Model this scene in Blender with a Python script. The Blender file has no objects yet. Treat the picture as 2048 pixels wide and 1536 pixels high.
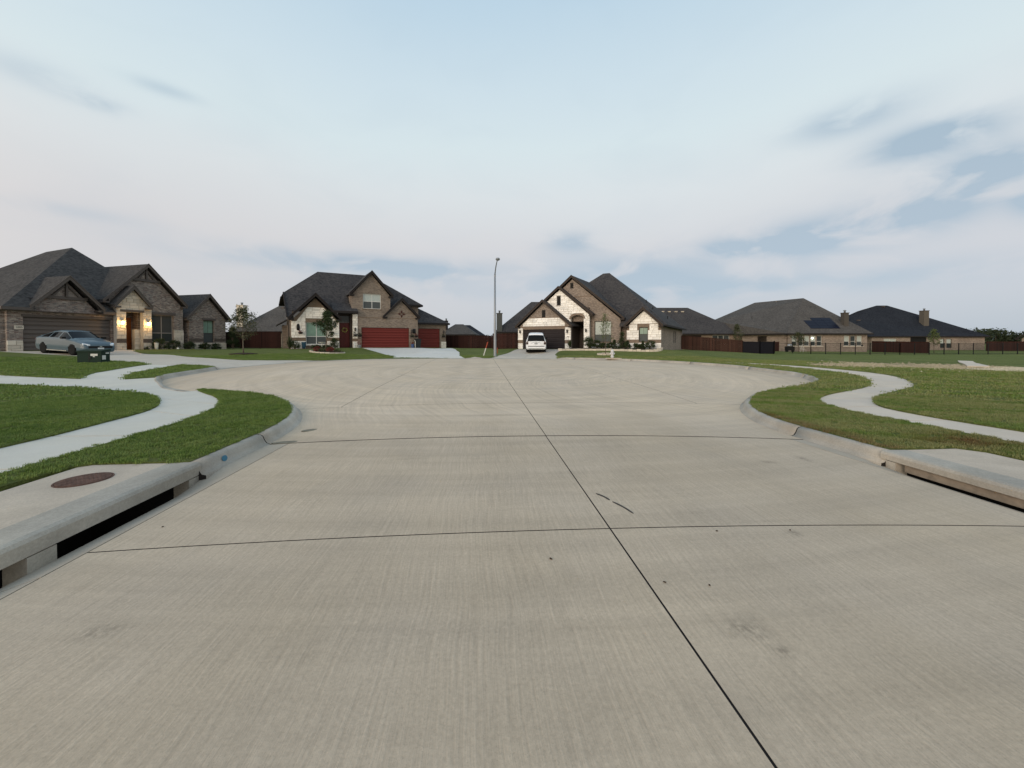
import bpy, bmesh, math, random
import numpy as np
from mathutils import Vector, Matrix
from mathutils.geometry import delaunay_2d_cdt
random.seed(7)
S = bpy.context.scene
COL = S.collection
R = math.radians
# ------------------------------------------------------------------ camera
PSI = math.atan(65/770)
cam_d = bpy.data.cameras.new('camera'); cam = bpy.data.objects.new('camera', cam_d); COL.objects.link(cam)
cam_d.sensor_width = 36; cam_d.lens = 770/2048*36; cam_d.shift_y = -73.6/2048
cam_d.clip_start = .05; cam_d.clip_end = 6000
cam.location = (0, 0, 1.6); cam.rotation_euler = (R(89), 0, -PSI)
S.camera = cam
S.view_settings.view_transform = 'Standard'; S.view_settings.look = 'None'
S.view_settings.exposure = 0.0; S.view_settings.gamma = 1; S.view_settings.use_curve_mapping = False
S.render.engine = 'CYCLES'

# ------------------------------------------------------------------ node helpers
class NT:
    def __init__(s, tree): s.t = tree; s.n = tree.nodes; s.l = tree.links
    def new(s, kind, **kw):
        n = s.n.new(kind)
        for k, v in kw.items(): setattr(n, k, v)
        return n
    def put(s, sock, v):
        if hasattr(v, 'links'): s.l.new(v, sock)
        elif v is not None:
            if isinstance(v, (tuple, list)) and len(v) == 3 and len(sock.default_value) == 4: v = (*v, 1)
            sock.default_value = v
    def math(s, op, a, b=0., c=None, clamp=False):
        n = s.new('ShaderNodeMath', operation=op, use_clamp=clamp)
        s.put(n.inputs[0], a); s.put(n.inputs[1], b)
        if c is not None: s.put(n.inputs[2], c)
        return n.outputs[0]
    def vmath(s, op, a, b=(0, 0, 0)):
        n = s.new('ShaderNodeVectorMath', operation=op); s.put(n.inputs[0], a); s.put(n.inputs[1], b); return n.outputs[0]
    def sep(s, v): n = s.new('ShaderNodeSeparateXYZ'); s.put(n.inputs[0], v); return n.outputs
    def comb(s, x, y, z): n = s.new('ShaderNodeCombineXYZ'); s.put(n.inputs[0], x); s.put(n.inputs[1], y); s.put(n.inputs[2], z); return n.outputs[0]
    def noise(s, v, scale=5., det=3., rough=.5, dist=0., out='Fac'):
        n = s.new('ShaderNodeTexNoise'); s.put(n.inputs['Vector'], v); n.inputs['Scale'].default_value = scale
        n.inputs['Detail'].default_value = det; n.inputs['Roughness'].default_value = rough; n.inputs['Distortion'].default_value = dist
        return n.outputs[out]
    def ramp(s, f, stops, interp='LINEAR'):
        n = s.new('ShaderNodeValToRGB'); s.put(n.inputs[0], f); e = n.color_ramp.elements; n.color_ramp.interpolation = interp
        while len(e) < len(stops): e.new(.5)
        for el, (p, c) in zip(e, stops): el.position = p; el.color = (*c, 1) if not isinstance(c, (int, float)) else (c, c, c, 1)
        return n.outputs[0]
    def mix(s, f, a, b, mode='MIX'):
        n = s.new('ShaderNodeMix', data_type='RGBA', blend_type=mode); s.put(n.inputs[0], f); s.put(n.inputs[6], a); s.put(n.inputs[7], b); return n.outputs[2]
    def rng(s, v, a, b, c=0., d=1., smooth=False):
        n = s.new('ShaderNodeMapRange', interpolation_type='SMOOTHSTEP' if smooth else 'LINEAR')
        s.put(n.inputs[0], v); n.inputs[1].default_value = a; n.inputs[2].default_value = b; n.inputs[3].default_value = c; n.inputs[4].default_value = d
        return n.outputs[0]

# ------------------------------------------------------------------ world: dusk sky
W = bpy.data.worlds.new('World'); S.world = W; W.use_nodes = True
w = NT(W.node_tree); w.n.clear()
SUN_EL, SUN_AZ = R(14), R(218)           # azimuth clockwise from +Y
sky = w.new('ShaderNodeTexSky', sky_type='NISHITA', sun_disc=False, sun_elevation=SUN_EL, sun_rotation=SUN_AZ)
sky.air_density = 1.0; sky.dust_density = 1.0; sky.ozone_density = 2.0
tc = w.new('ShaderNodeTexCoord').outputs['Generated']
nv = w.vmath('NORMALIZE', tc); sx, sy, sz = w.sep(nv)
el = w.math('ARCSINE', sz); az = w.math('ARCTAN2', sx, sy)
D2 = 180/math.pi
eld = w.math('MULTIPLY', el, D2); azd = w.math('MULTIPLY', az, D2)
wob = w.noise(nv, 2.2, 4, .55)
elw = w.math('ADD', eld, w.math('MULTIPLY', w.math('SUBTRACT', wob, .5), 4.))
grad = w.ramp(w.rng(elw, 0, 90), [(0.0, (.44, .50, .57)), (.067, (.56, .58, .625)), (.145, (.63, .635, .655)), (.22, (.665, .71, .73)),
    (.29, (.64, .735, .765)), (.36, (.585, .70, .765)), (.455, (.485, .63, .74)), (1.0, (.26, .43, .68))])
# faint pink-grey band low in the sky, warmer to the left
warm = w.math('MULTIPLY', w.rng(azd, 25, -45), w.rng(elw, 24, 6))
grad = w.mix(w.math('MULTIPLY', warm, .65), grad, (.655, .625, .615))
# clouds: streaky vapour in a few broad patches
sv = w.comb(w.math('MULTIPLY', azd, .075), w.math('MULTIPLY', eld, .17), 0.)
cn = w.noise(sv, 1.5, 6, .52, .5); cn2 = w.noise(sv, .8, 3, .5, .4)
def blob(a, e, sa, se, k, rot=0.):
    da = w.math('SUBTRACT', azd, a); de = w.math('SUBTRACT', eld, e)
    c, s_ = math.cos(R(rot)), math.sin(R(rot))
    p = w.math('DIVIDE', w.math('ADD', w.math('MULTIPLY', da, c), w.math('MULTIPLY', de, s_)), sa)
    q = w.math('DIVIDE', w.math('SUBTRACT', w.math('MULTIPLY', de, c), w.math('MULTIPLY', da, s_)), se)
    r = w.math('ADD', w.math('MULTIPLY', p, p), w.math('MULTIPLY', q, q))
    return w.math('MULTIPLY', w.math('EXPONENT', w.math('MULTIPLY', r, -1.)), k)
BL = [(45.8, 23.2, 5.0, 1.5, 0.6), (51.9, 19.4, 4.7, 1.5, 1.05), (56.0, 15.4, 3.0, 1.8, 1.1), (51.7, 13.5, 4.7, 2.4, 1.0), (42.4, 11.9, 7.1, 2.1, 1.0), (34.8, 11.6, 4.2, 1.2, 0.8), (14.1, 14.0, 4.3, 1.4, 0.6), (-19.2, 10.3, 15.6, 1.4, 0.75), (21.1, 8.9, 14.2, 3.1, 0.8), (46.0, 6.7, 11.3, 1.5, 0.5), (-42.0, 22.7, 2.2, 0.7, 0.38), (-46.2, 23.4, 3.4, 1.1, 0.28), (-36.9, 25.7, 3.0, 0.6, 0.34), (-8.6, 9.7, 8.7, 1.4, 0.6), (26.5, 6.3, 9.5, 1.4, 0.5), (-44.6, 12.4, 5.2, 0.7, 0.25), (58.5, 12.5, 1.5, 1.7, 0.9), (3.0, 7.1, 33.4, 1.3, 0.3)]
tot = None
for b_ in BL:
    o_ = blob(*b_); tot = o_ if tot is None else w.math('ADD', tot, o_)
cl = w.math('MULTIPLY', tot, w.rng(cn, .30, .60, 0., 1., True))
cl = w.math('ADD', w.math('MULTIPLY', cl, .95), w.math('MULTIPLY', tot, .18))
cl = w.math('MINIMUM', w.math('ADD', cl, w.math('MULTIPLY', w.rng(cn2, .5, .75), .08)), .76)
ccol = w.ramp(w.rng(eld, 0, 40), [(0, (.42, .52, .61)), (.5, (.29, .41, .52)), (1, (.33, .44, .56))])
grad = w.mix(cl, grad, ccol)
# the after-glow side of the sky, behind the camera
glow = w.math('MULTIPLY', w.rng(w.math('COSINE', w.math('SUBTRACT', az, SUN_AZ)), -.2, 1., 0, 1, True), w.rng(eld, 45, 0, 0, 1, True))
grad = w.mix(w.math('MULTIPLY', glow, .8), grad, (1.6, 1.25, .95))
lo = w.mix(w.rng(eld, -1.5, 0), (.22, .22, .20), grad)
bg1 = w.new('ShaderNodeBackground'); w.put(bg1.inputs[0], lo); bg1.inputs[1].default_value = 1.19
bg2 = w.new('ShaderNodeBackground'); w.put(bg2.inputs[0], sky.outputs[0]); bg2.inputs[1].default_value = .05
mx = w.new('ShaderNodeMixShader'); mx.inputs[0].default_value = .12
w.l.new(bg1.outputs[0], mx.inputs[1]); w.l.new(bg2.outputs[0], mx.inputs[2])
wo = w.new('ShaderNodeOutputWorld'); w.l.new(mx.outputs[0], wo.inputs[0])
# weak wide after-glow sun
sd = bpy.data.lights.new('sun', 'SUN'); sd.energy = 1.4; sd.angle = R(38); sd.color = (1, .85, .69)
sun = bpy.data.objects.new('sun', sd); COL.objects.link(sun)
dirv = Vector((math.sin(SUN_AZ)*math.cos(SUN_EL), math.cos(SUN_AZ)*math.cos(SUN_EL), math.sin(SUN_EL)))
sun.rotation_euler = dirv.to_track_quat('Z', 'Y').to_euler()

# ------------------------------------------------------------------ materials
MATS = {}
def mat(name, col=(.5, .5, .5), rough=.7, metal=0., spec=.22, var=0., vscale=8., bump=0., bscale=40., emit=None, estr=0., fn=None, alpha=None):
    if name in MATS: return MATS[name]
    m = bpy.data.materials.new(name); m.use_nodes = True; t = NT(m.node_tree); t.n.clear()
    p = t.new('ShaderNodeBsdfPrincipled'); o = t.new('ShaderNodeOutputMaterial'); t.l.new(p.outputs[0], o.inputs[0])
    p.inputs['Roughness'].default_value = rough; p.inputs['Metallic'].default_value = metal
    p.inputs['Specular IOR Level'].default_value = spec
    p.inputs['Base Color'].default_value = (*col, 1)
    tco = t.new('ShaderNodeTexCoord').outputs['Object']
    if var:
        n = t.noise(tco, vscale, 4, .6)
        f = t.rng(n, .3, .7, 1-var, 1+var)
        t.put(p.inputs['Base Color'], t.mix(1., (*col,), t.comb(f, f, f), 'MULTIPLY'))
    if bump:
        b = t.new('ShaderNodeBump'); b.inputs['Strength'].default_value = bump; b.inputs['Distance'].default_value = .01
        t.put(b.inputs['Height'], t.noise(tco, bscale, 4, .6)); t.l.new(b.outputs[0], p.inputs['Normal'])
    if emit: p.inputs['Emission Color'].default_value = (*emit, 1); p.inputs['Emission Strength'].default_value = estr
    if fn: fn(t, p, tco)
    MATS[name] = m; return m
def bumpn(t, p, h, strength=.5, dist=.01):
    b = t.new('ShaderNodeBump'); b.inputs['Strength'].default_value = strength; b.inputs['Distance'].default_value = dist
    t.put(b.inputs['Height'], h); t.l.new(b.outputs[0], p.inputs['Normal'])
def gray(t, f): return t.comb(f, f, f)

def concrete(name, base, tint=(.9, .86, .78), broom=0., stains=.12, arcs=False, fine=.1, tyre=False):
    def fn(t, p, tco):
        pos = t.new('ShaderNodeNewGeometry').outputs['Position']
        x, y, z = t.sep(pos)
        big = t.noise(pos, .35, 5, .6, .6); med = t.noise(pos, 1.7, 5, .65, .3); fin = t.noise(pos, 55, 3, .7); spk = t.noise(pos, 170, 2, .6)
        f = t.rng(big, .3, .7, 1-stains, 1+stains)
        f = t.math('MULTIPLY', f, t.rng(med, .3, .7, 1-stains*.75, 1+stains*.75))
        f = t.math('MULTIPLY', f, t.rng(fin, .25, .75, 1-fine, 1+fine))
        f = t.math('MULTIPLY', f, t.rng(spk, .28, .4, .80, 1.0))
        h = fin
        if broom:
            # broomed lines across the slab, gently wavering
            wav = t.noise(pos, .5, 2, .5)
            br = t.noise(t.comb(t.math('ADD', t.math('MULTIPLY', x, 34.), t.math('MULTIPLY', wav, 10.)), t.math('MULTIPLY', y, 1.1), 0.), 1.6, 3, .75)
            if arcs:
                dx = t.math('SUBTRACT', x, 9.5); dy = t.math('SUBTRACT', y, 12.3)
                r = t.math('SQRT', t.math('ADD', t.math('MULTIPLY', dx, dx), t.math('MULTIPLY', dy, dy)))
                an = t.math('ARCTAN2', dy, dx)
                ab = t.noise(t.comb(t.math('ADD', t.math('MULTIPLY', r, 9.), t.math('MULTIPLY', wav, 4.)), t.math('MULTIPLY', an, 1.3), 3.), 1.3, 3, .8)
                am = t.rng(y, 5.9, 8.5, 0, 1, True)
                br = t.math('ADD', t.math('MULTIPLY', br, t.math('SUBTRACT', 1., am)), t.math('MULTIPLY', ab, am))
                # long dark tyre arcs of cars that turn round
                dx2 = t.math('SUBTRACT', x, 1.0); dy2 = t.math('SUBTRACT', y, 18.5)
                r2 = t.math('SQRT', t.math('ADD', t.math('MULTIPLY', dx2, dx2), t.math('MULTIPLY', dy2, dy2)))
                ty = t.noise(t.comb(t.math('MULTIPLY', r2, 1.6), t.math('ARCTAN2', dy2, dx2), 0.), 1.4, 4, .7, .3)
                f = t.math('MULTIPLY', f, t.rng(ty, .3, .7, .88, 1.09))
                f = t.math('MULTIPLY', f, t.rng(t.math('ADD', r2, t.math('MULTIPLY', wav, 1.5)), 11.6, 13.6, 1., .84))
            f = t.math('MULTIPLY', f, t.rng(br, .25, .75, 1-broom, 1+broom))
            h = t.math('ADD', t.math('MULTIPLY', br, 1.2), t.math('MULTIPLY', fin, .7))
        if tyre:
            for xc in (-1.05, .25, 1.9, 3.2):
                g = t.math('DIVIDE', t.math('SUBTRACT', t.math('ADD', x, t.math('MULTIPLY', t.noise(pos, .22, 2, .5), .9)), xc+.45), .34)
                f = t.math('MULTIPLY', f, t.math('SUBTRACT', 1., t.math('MULTIPLY', t.math('EXPONENT', t.math('MULTIPLY', t.math('MULTIPLY', g, g), -1.)), .055)))
            # oil smudges, scuffs and drips, each at its own place
            sm = None
            for cx, cy, ax, ay, k in ((1.38, 1.86, .09, .07, .34), (1.46, 1.72, .05, .04, .3), (-2.0, 2.2, .12, .05, .28), (2.46, 2.8, .05, .05, .3), (3.64, 4.55, .10, .05, .3), (4.25, 4.7, .06, .12, .34), (-.9, 5.0, .22, .05, .14), (2.4, 3.0, .35, .03, .12), (.3, 7.7, .5, .1, .12), (-1.6, 3.9, .4, .3, .07), (2.9, 1.6, .5, .3, .08), (-.4, 2.0, .6, .25, .07)):
                gx = t.math('DIVIDE', t.math('SUBTRACT', x, cx), ax); gy = t.math('DIVIDE', t.math('SUBTRACT', y, cy), ay)
                g = t.math('MULTIPLY', t.math('EXPONENT', t.math('MULTIPLY', t.math('ADD', t.math('MULTIPLY', gx, gx), t.math('MULTIPLY', gy, gy)), -1.)), k)
                sm = g if sm is None else t.math('ADD', sm, g)
            f = t.math('MULTIPLY', f, t.math('SUBTRACT', 1., t.math('MULTIPLY', sm, t.rng(t.noise(pos, 24, 4, .7), .35, .6, 0, 1.3))))
            # small dark specks
            vor = t.new('ShaderNodeTexVoronoi'); t.put(vor.inputs['Vector'], pos); vor.inputs['Scale'].default_value = .5
            sp = t.rng(t.math('ADD', vor.outputs['Distance'], t.math('MULTIPLY', t.noise(pos, 30, 3, .6), .018)), .008, .014, .6, 1.)
            f = t.math('MULTIPLY', f, sp)
        hue = t.ramp(t.noise(pos, .55, 4, .6), [(.30, (tint[0]*.99, tint[1]*1.0, tint[2]*1.02)), (.72, (tint[0]*1.015, tint[1]*1.0, tint[2]*.96))])
        c = t.mix(1., t.mix(1., hue, gray(t, f), 'MULTIPLY'), (base, base, base), 'MULTIPLY')
        t.put(p.inputs['Base Color'], c)
        bumpn(t, p, h, .55, .004)
    return mat(name, rough=.88, spec=.3, fn=fn)

def brick(name, cols, mortar, scale=1., dark=None):
    def fn(t, p, tco):
        x, y, z = t.sep(tco)
        v = t.comb(t.math('ADD', x, y), z, 0.)
        b = t.new('ShaderNodeTexBrick'); t.put(b.inputs['Vector'], v); b.inputs['Scale'].default_value = 1.
        b.inputs['Brick Width'].default_value = .215*scale; b.inputs['Row Height'].default_value = .078*scale; b.inputs['Mortar Size'].default_value = .009
        b.inputs['Mortar Smooth'].default_value = .3; b.inputs['Bias'].default_value = 0.
        b.inputs['Color1'].default_value = (0, 0, 0, 1); b.inputs['Color2'].default_value = (1, 1, 1, 1); b.inputs['Mortar'].default_value = (.5, .5, .5, 1)
        n = t.noise(t.comb(t.math('MULTIPLY', t.math('ADD', x, y), 5.), t.math('MULTIPLY', z, 13.), 0.), 1., 3, .9)
        k = t.math('ADD', t.math('MULTIPLY', b.outputs['Color'], .55), t.math('MULTIPLY', n, .55))
        c = t.ramp(k, [(.18+.64*i/(len(cols)-1), cc) for i, cc in enumerate(cols)])
        c = t.mix(b.outputs['Fac'], c, (*mortar,))
        lf = t.rng(t.noise(tco, .7, 3, .5), .3, .7, .9, 1.1)
        t.put(p.inputs['Base Color'], t.mix(1., c, gray(t, lf), 'MULTIPLY'))
        bumpn(t, p, t.math('SUBTRACT', 1., b.outputs['Fac']), .6, .008)
    return mat(name, rough=.9, spec=.25, fn=fn)

def shingle(name, c1, c2):
    def fn(t, p, tco):
        x, y, z = t.sep(tco)
        rows = t.math('MULTIPLY', z, 9.5)
        fr = t.math('FRACT', rows); ri = t.math('FLOOR', rows)
        h = t.math('ADD', x, y)
        tab = t.noise(t.comb(t.math('ADD', t.math('MULTIPLY', x, 3.1), t.math('MULTIPLY', ri, 7.3)), t.math('MULTIPLY', y, 3.1), ri), 1.5, 2, .5)
        big = t.noise(tco, .5, 3, .5)
        k = t.math('ADD', t.math('MULTIPLY', tab, .8), t.math('MULTIPLY', big, .25))
        c = t.ramp(k, [(.36, c1), (.66, c2)])
        edge = t.rng(fr, 0, .16, .62, 1.)
        t.put(p.inputs['Base Color'], t.mix(1., c, gray(t, edge), 'MULTIPLY'))
        bumpn(t, p, t.math('ADD', t.math('MULTIPLY', fr, -.6), t.noise(tco, 60, 2, .6)), .5, .012)
    return mat(name, rough=.95, spec=.15, fn=fn)

M_ROAD = concrete('road_concrete', .62, (1.0, .80, .59), broom=.14, stains=.04, arcs=True, fine=.13, tyre=True)
M_GUT = concrete('gutter_concrete', .45, (.96, .82, .65), stains=.12)
M_KERB = concrete('kerb_concrete', .41, (.96, .87, .735), stains=.24, fine=.16)
M_WALK = concrete('sidewalk_concrete', .66, (.94, .885, .77), stains=.06, fine=.06)
M_WALKR = concrete('sidewalk_concrete_buff', .64, (.97, .83, .68), stains=.08, fine=.06)
M_DRIVE = concrete('driveway_concrete', .56, (.96, .85, .71), stains=.07)
M_DRIVE2 = concrete('driveway_concrete_white', .72, (.94, .90, .82), stains=.05, fine=.05)
M_INLET = concrete('inlet_concrete', .52, (.99, .83, .66), stains=.16, fine=.14)
M_TAR_SHADE = mat('joint_sealant_shade', (.022, .019, .017), .9)  # joint filler; also the shade colour on slab sides and kerb ends
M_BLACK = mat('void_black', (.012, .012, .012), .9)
M_SOIL = mat('soil', (.10, .075, .05), .95, var=.3)
M_SOLDIER = None

def lawn_fn(t, p, tco):
    pos = t.new('ShaderNodeNewGeometry').outputs['Position']; x, y, z = t.sep(pos)
    big = t.noise(pos, .22, 4, .6, .4); med = t.noise(pos, 1.3, 4, .6); fin = t.noise(pos, 38, 4, .75); mid = t.noise(pos, 9, 4, .7)
    k = t.math('ADD', t.math('MULTIPLY', big, .45), t.math('ADD', t.math('MULTIPLY', med, .30), t.math('MULTIPLY', mid, .30)))
    c = t.ramp(k, [(.36, (.100, .125, .036)), (.52, (.145, .170, .048)), (.68, (.19, .20, .068))])
    c = t.mix(1., c, gray(t, t.rng(fin, .25, .75, .55, 1.4)), 'MULTIPLY')
    # mown, drier strips on the right-hand lots
    st = t.noise(t.comb(t.math('ADD', t.math('MULTIPLY', x, .35), t.math('MULTIPLY', y, 1.0)), t.math('MULTIPLY', x, .12), 0.), 1.1, 3, .6, .5)
    rm = t.math('MULTIPLY', t.rng(x, 6, 10, 0, 1), t.rng(y, 26, 14, .15, 1))
    c = t.mix(t.math('MULTIPLY', t.rng(st, .46, .64, 0, .42), rm), c, (.19, .20, .075))
    def ell(cx, cy, ax, ay):
        dx = t.math('DIVIDE', t.math('SUBTRACT', x, cx), ax); dy = t.math('DIVIDE', t.math('SUBTRACT', y, cy), ay)
        return t.math('EXPONENT', t.math('MULTIPLY', t.math('ADD', t.math('MULTIPLY', dx, dx), t.math('MULTIPLY', dy, dy)), -1.))
    # bare earth and crushed limestone in the vacant lot
    xr = t.math('SUBTRACT', x, 27.); yt = t.math('SUBTRACT', y, t.math('MULTIPLY', xr, .2)); yo = y; y = yt
    d1 = ell(27., 22., 8., 2.6); y = t.math('SUBTRACT', yo, t.math('MULTIPLY', t.math('SUBTRACT', x, 30.), .35)); d2 = ell(30., 19.5, 4.6, 1.0); y = yo
    d = t.math('ADD', d1, d2)
    dn = t.math('MULTIPLY', d, t.rng(t.noise(t.comb(x, t.math('MULTIPLY', y, 1.8), 0.), 1.5, 6, .75), .36, .56, .0, 1.25))
    dirt = t.ramp(t.noise(pos, 6, 4, .8), [(.35, (.14, .105, .06)), (.6, (.38, .32, .21))])
    c = t.mix(t.rng(dn, .30, .62), c, dirt)
    t.put(p.inputs['Base Color'], c)
    bumpn(t, p, t.math('ADD', fin, t.math('MULTIPLY', mid, .8)), 1., .05)
M_LAWN = mat('lawn_turf', rough=.95, spec=.1, fn=lawn_fn)
def blade_fn(t, p, tco):
    oi = t.new('ShaderNodeObjectInfo'); pos = oi.outputs['Location']; x, y, z = t.sep(pos)
    pos2 = t.new('ShaderNodeNewGeometry').outputs['Position']; x, y, z = t.sep(pos2)
    big = t.noise(pos2, .9, 4, .6); st = t.noise(t.comb(t.math('ADD', t.math('MULTIPLY', x, .5), y), t.math('MULTIPLY', x, .2), 0.), 1.6, 3, .6, .4)
    rnd = oi.outputs['Random']
    k = t.math('ADD', t.math('MULTIPLY', big, .8), t.math('MULTIPLY', rnd, .35))
    c = t.ramp(k, [(.35, (.095, .160, .030)), (.58, (.155, .225, .046)), (.85, (.225, .275, .075))])
    dr = t.math('MULTIPLY', t.rng(x, 4, 6, 0, 1), t.rng(t.math('ADD', st, t.math('MULTIPLY', rnd, .16)), .52, .61, 0, .62))
    # burnt turf along the right-hand kerb
    kd = t.math('MULTIPLY', t.rng(x, 5.85, 5.5, 0, 1, True), t.math('MULTIPLY', t.rng(y, 9, 7.5, 0, 1), t.rng(x, 4, 5, 0, 1)))
    e1 = t.math('EXPONENT', t.math('MULTIPLY', t.math('ADD', t.math('POWER', t.math('DIVIDE', t.math('SUBTRACT', x, 6.9), .75), 2.), t.math('POWER', t.math('DIVIDE', t.math('SUBTRACT', y, 4.85), .45), 2.)), -1.))
    kd = t.math('MAXIMUM', kd, e1)
    c = t.mix(t.math('MULTIPLY', t.rng(t.noise(t.comb(t.math('ADD', t.math('MULTIPLY', x, .9), t.math('MULTIPLY', y, -1.2)), 0., 0.), 1.3, 2, .5), .45, .6), .35), c, (.20, .25, .09))
    c = t.mix(t.math('MULTIPLY', kd, t.rng(t.noise(pos2, 3.5, 4, .7), .30, .5, .1, .95)), c, (.14, .075, .03))
    c = t.mix(dr, c, t.ramp(rnd, [(0, (.33, .31, .15)), (1, (.25, .23, .10))]))
    t.put(p.inputs['Base Color'], c)
M_BLADE = mat('grass_blade', rough=.75, spec=.2, fn=blade_fn)

M_BR1 = brick('brick_taupe', [(.035, .028, .026), (.19, .125, .105), (.33, .27, .23), (.10, .08, .078), (.40, .34, .29)], (.27, .25, .22))
M_BR2 = brick('brick_tan', [(.085, .065, .052), (.20, .155, .122), (.27, .215, .17), (.14, .11, .088)], (.27, .235, .19))
M_BR3 = brick('brick_rose', [(.065, .05, .042), (.23, .18, .15), (.32, .26, .215), (.15, .115, .095), (.26, .21, .175)], (.38, .33, .27))
M_BR2D = brick('brick_brown_trim', [(.13, .09, .06), (.20, .145, .10), (.16, .115, .08)], (.22, .18, .14), 1.)
M_BR1D = brick('brick_trim_and_shade', [(.05, .04, .035), (.11, .085, .07), (.08, .065, .055)], (.16, .14, .12), 1.)
M_BR3D = brick('brick_soldier', [(.16, .115, .085), (.24, .18, .135), (.20, .145, .11)], (.28, .23, .18), 1.)
def stone_mat(name, c):
    def fn(t, p, tco):
        r = t.new('ShaderNodeObjectInfo').outputs['Random']
        n = t.noise(tco, 6, 5, .7)
        k = t.math('ADD', t.math('MULTIPLY', r, .30), t.rng(n, .3, .7, .78, .98))
        t.put(p.inputs['Base Color'], t.mix(1., c, gray(t, k), 'MULTIPLY')); bumpn(t, p, n, .8, .03)
    return mat(name, rough=.9, spec=.2, fn=fn)
M_ST1 = stone_mat('limestone_cream', (.58, .52, .43)); M_ST2 = stone_mat('limestone_white', (.80, .76, .68)); M_ST3 = stone_mat('limestone_ivory', (.91, .885, .83))
M_MORT = mat('mortar', (.50, .47, .42), .95, var=.15)
M_RF1 = shingle('shingles_grey', (.040, .038, .037), (.085, .080, .076)); M_RF2 = shingle('shingles_charcoal', (.034, .033, .035), (.080, .074, .072))
M_RF3 = shingle('shingles_brown_grey', (.036, .034, .036), (.085, .078, .074)); M_RFG = shingle('shingles_weathered', (.060, .055, .050), (.115, .105, .095))
M_RFB = shingle('shingles_black', (.012, .014, .019), (.030, .033, .040))
M_TR1 = mat('trim_taupe', (.105, .088, .078), .6, var=.1); M_TR2 = mat('trim_black_brown', (.022, .018, .017), .75, spec=.25); M_TR3 = mat('trim_umber', (.045, .034, .028), .6)
M_RED = mat('door_red', (.155, .024, .018), .5, var=.05); M_GD1 = mat('door_grey_brown', (.115, .098, .088), .6); M_GD3 = mat('door_dark_brown', (.030, .024, .025), .7, spec=.25)
M_WHITE = mat('white_frame', (.62, .62, .58), .5); M_DKFR = mat('dark_frame', (.06, .055, .05), .5)
M_WOOD = mat('door_wood', (.36, .11, .03), .5, var=.25, vscale=5); M_WOODR = mat('door_wood_red', (.09, .014, .012), .45, var=.3)
M_GLG = mat('glass_blinds_green', (.20, .30, .24), .08, var=.12, vscale=2.5); M_GLD = mat('glass_dark', (.035, .045, .045), .06)
M_SCR = mat('insect_screen', (.075, .085, .085), .45, var=.1); M_GLW = mat('glass_blinds_white', (.42, .47, .44), .1, var=.08)
M_BLK = mat('black_metal', (.012, .012, .012), .5); M_GALV = mat('galvanised_steel', (.30, .32, .34), .5, .4)
def fencew(name, a, b):
    def fn(t, p, tco):
        x, y, z = t.sep(tco)
        n = t.noise(t.comb(t.math('FLOOR', t.math('MULTIPLY', x, 7.)), t.math('FLOOR', t.math('MULTIPLY', y, 7.)), 0.), 1.7, 1, .5)
        g = t.noise(t.comb(t.math('MULTIPLY', x, 16.), t.math('MULTIPLY', y, 16.), t.math('MULTIPLY', z, 1.2)), 1., 4, .7)
        t.put(p.inputs['Base Color'], t.ramp(t.math('ADD', t.math('MULTIPLY', n, .8), t.math('MULTIPLY', g, .2)), [(.36, a), (.64, b)]))
    return mat(name, rough=.85, spec=.2, fn=fn)
M_FEN = fencew('stained_cedar', (.024, .010, .008), (.052, .020, .015)); M_FENR = fencew('stained_cedar_light', (.034, .017, .012), (.074, .034, .024))
M_BARK = mat('bark', (.13, .105, .08), .9, var=.3)
def leaf(name, a, b):
    def fn(t, p, tco):
        pos = t.new('ShaderNodeNewGeometry').outputs['Position']
        t.put(p.inputs['Base Color'], t.ramp(t.noise(pos, 4.5, 3, .6), [(.35, a), (.65, b)]))
    return mat(name, rough=.7, spec=.25, fn=fn)
M_LF_D = leaf('foliage_dark', (.018, .030, .010), (.050, .072, .024)); M_LF_O = leaf('foliage_olive', (.035, .043, .018), (.080, .088, .036))
M_LF_L = leaf('foliage_light', (.055, .085, .025), (.14, .165, .060)); M_LF_F = leaf('foliage_far', (.022, .034, .018), (.050, .062, .030))
M_LF_R = leaf('foliage_red', (.10, .012, .012), (.20, .05, .035))

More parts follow.
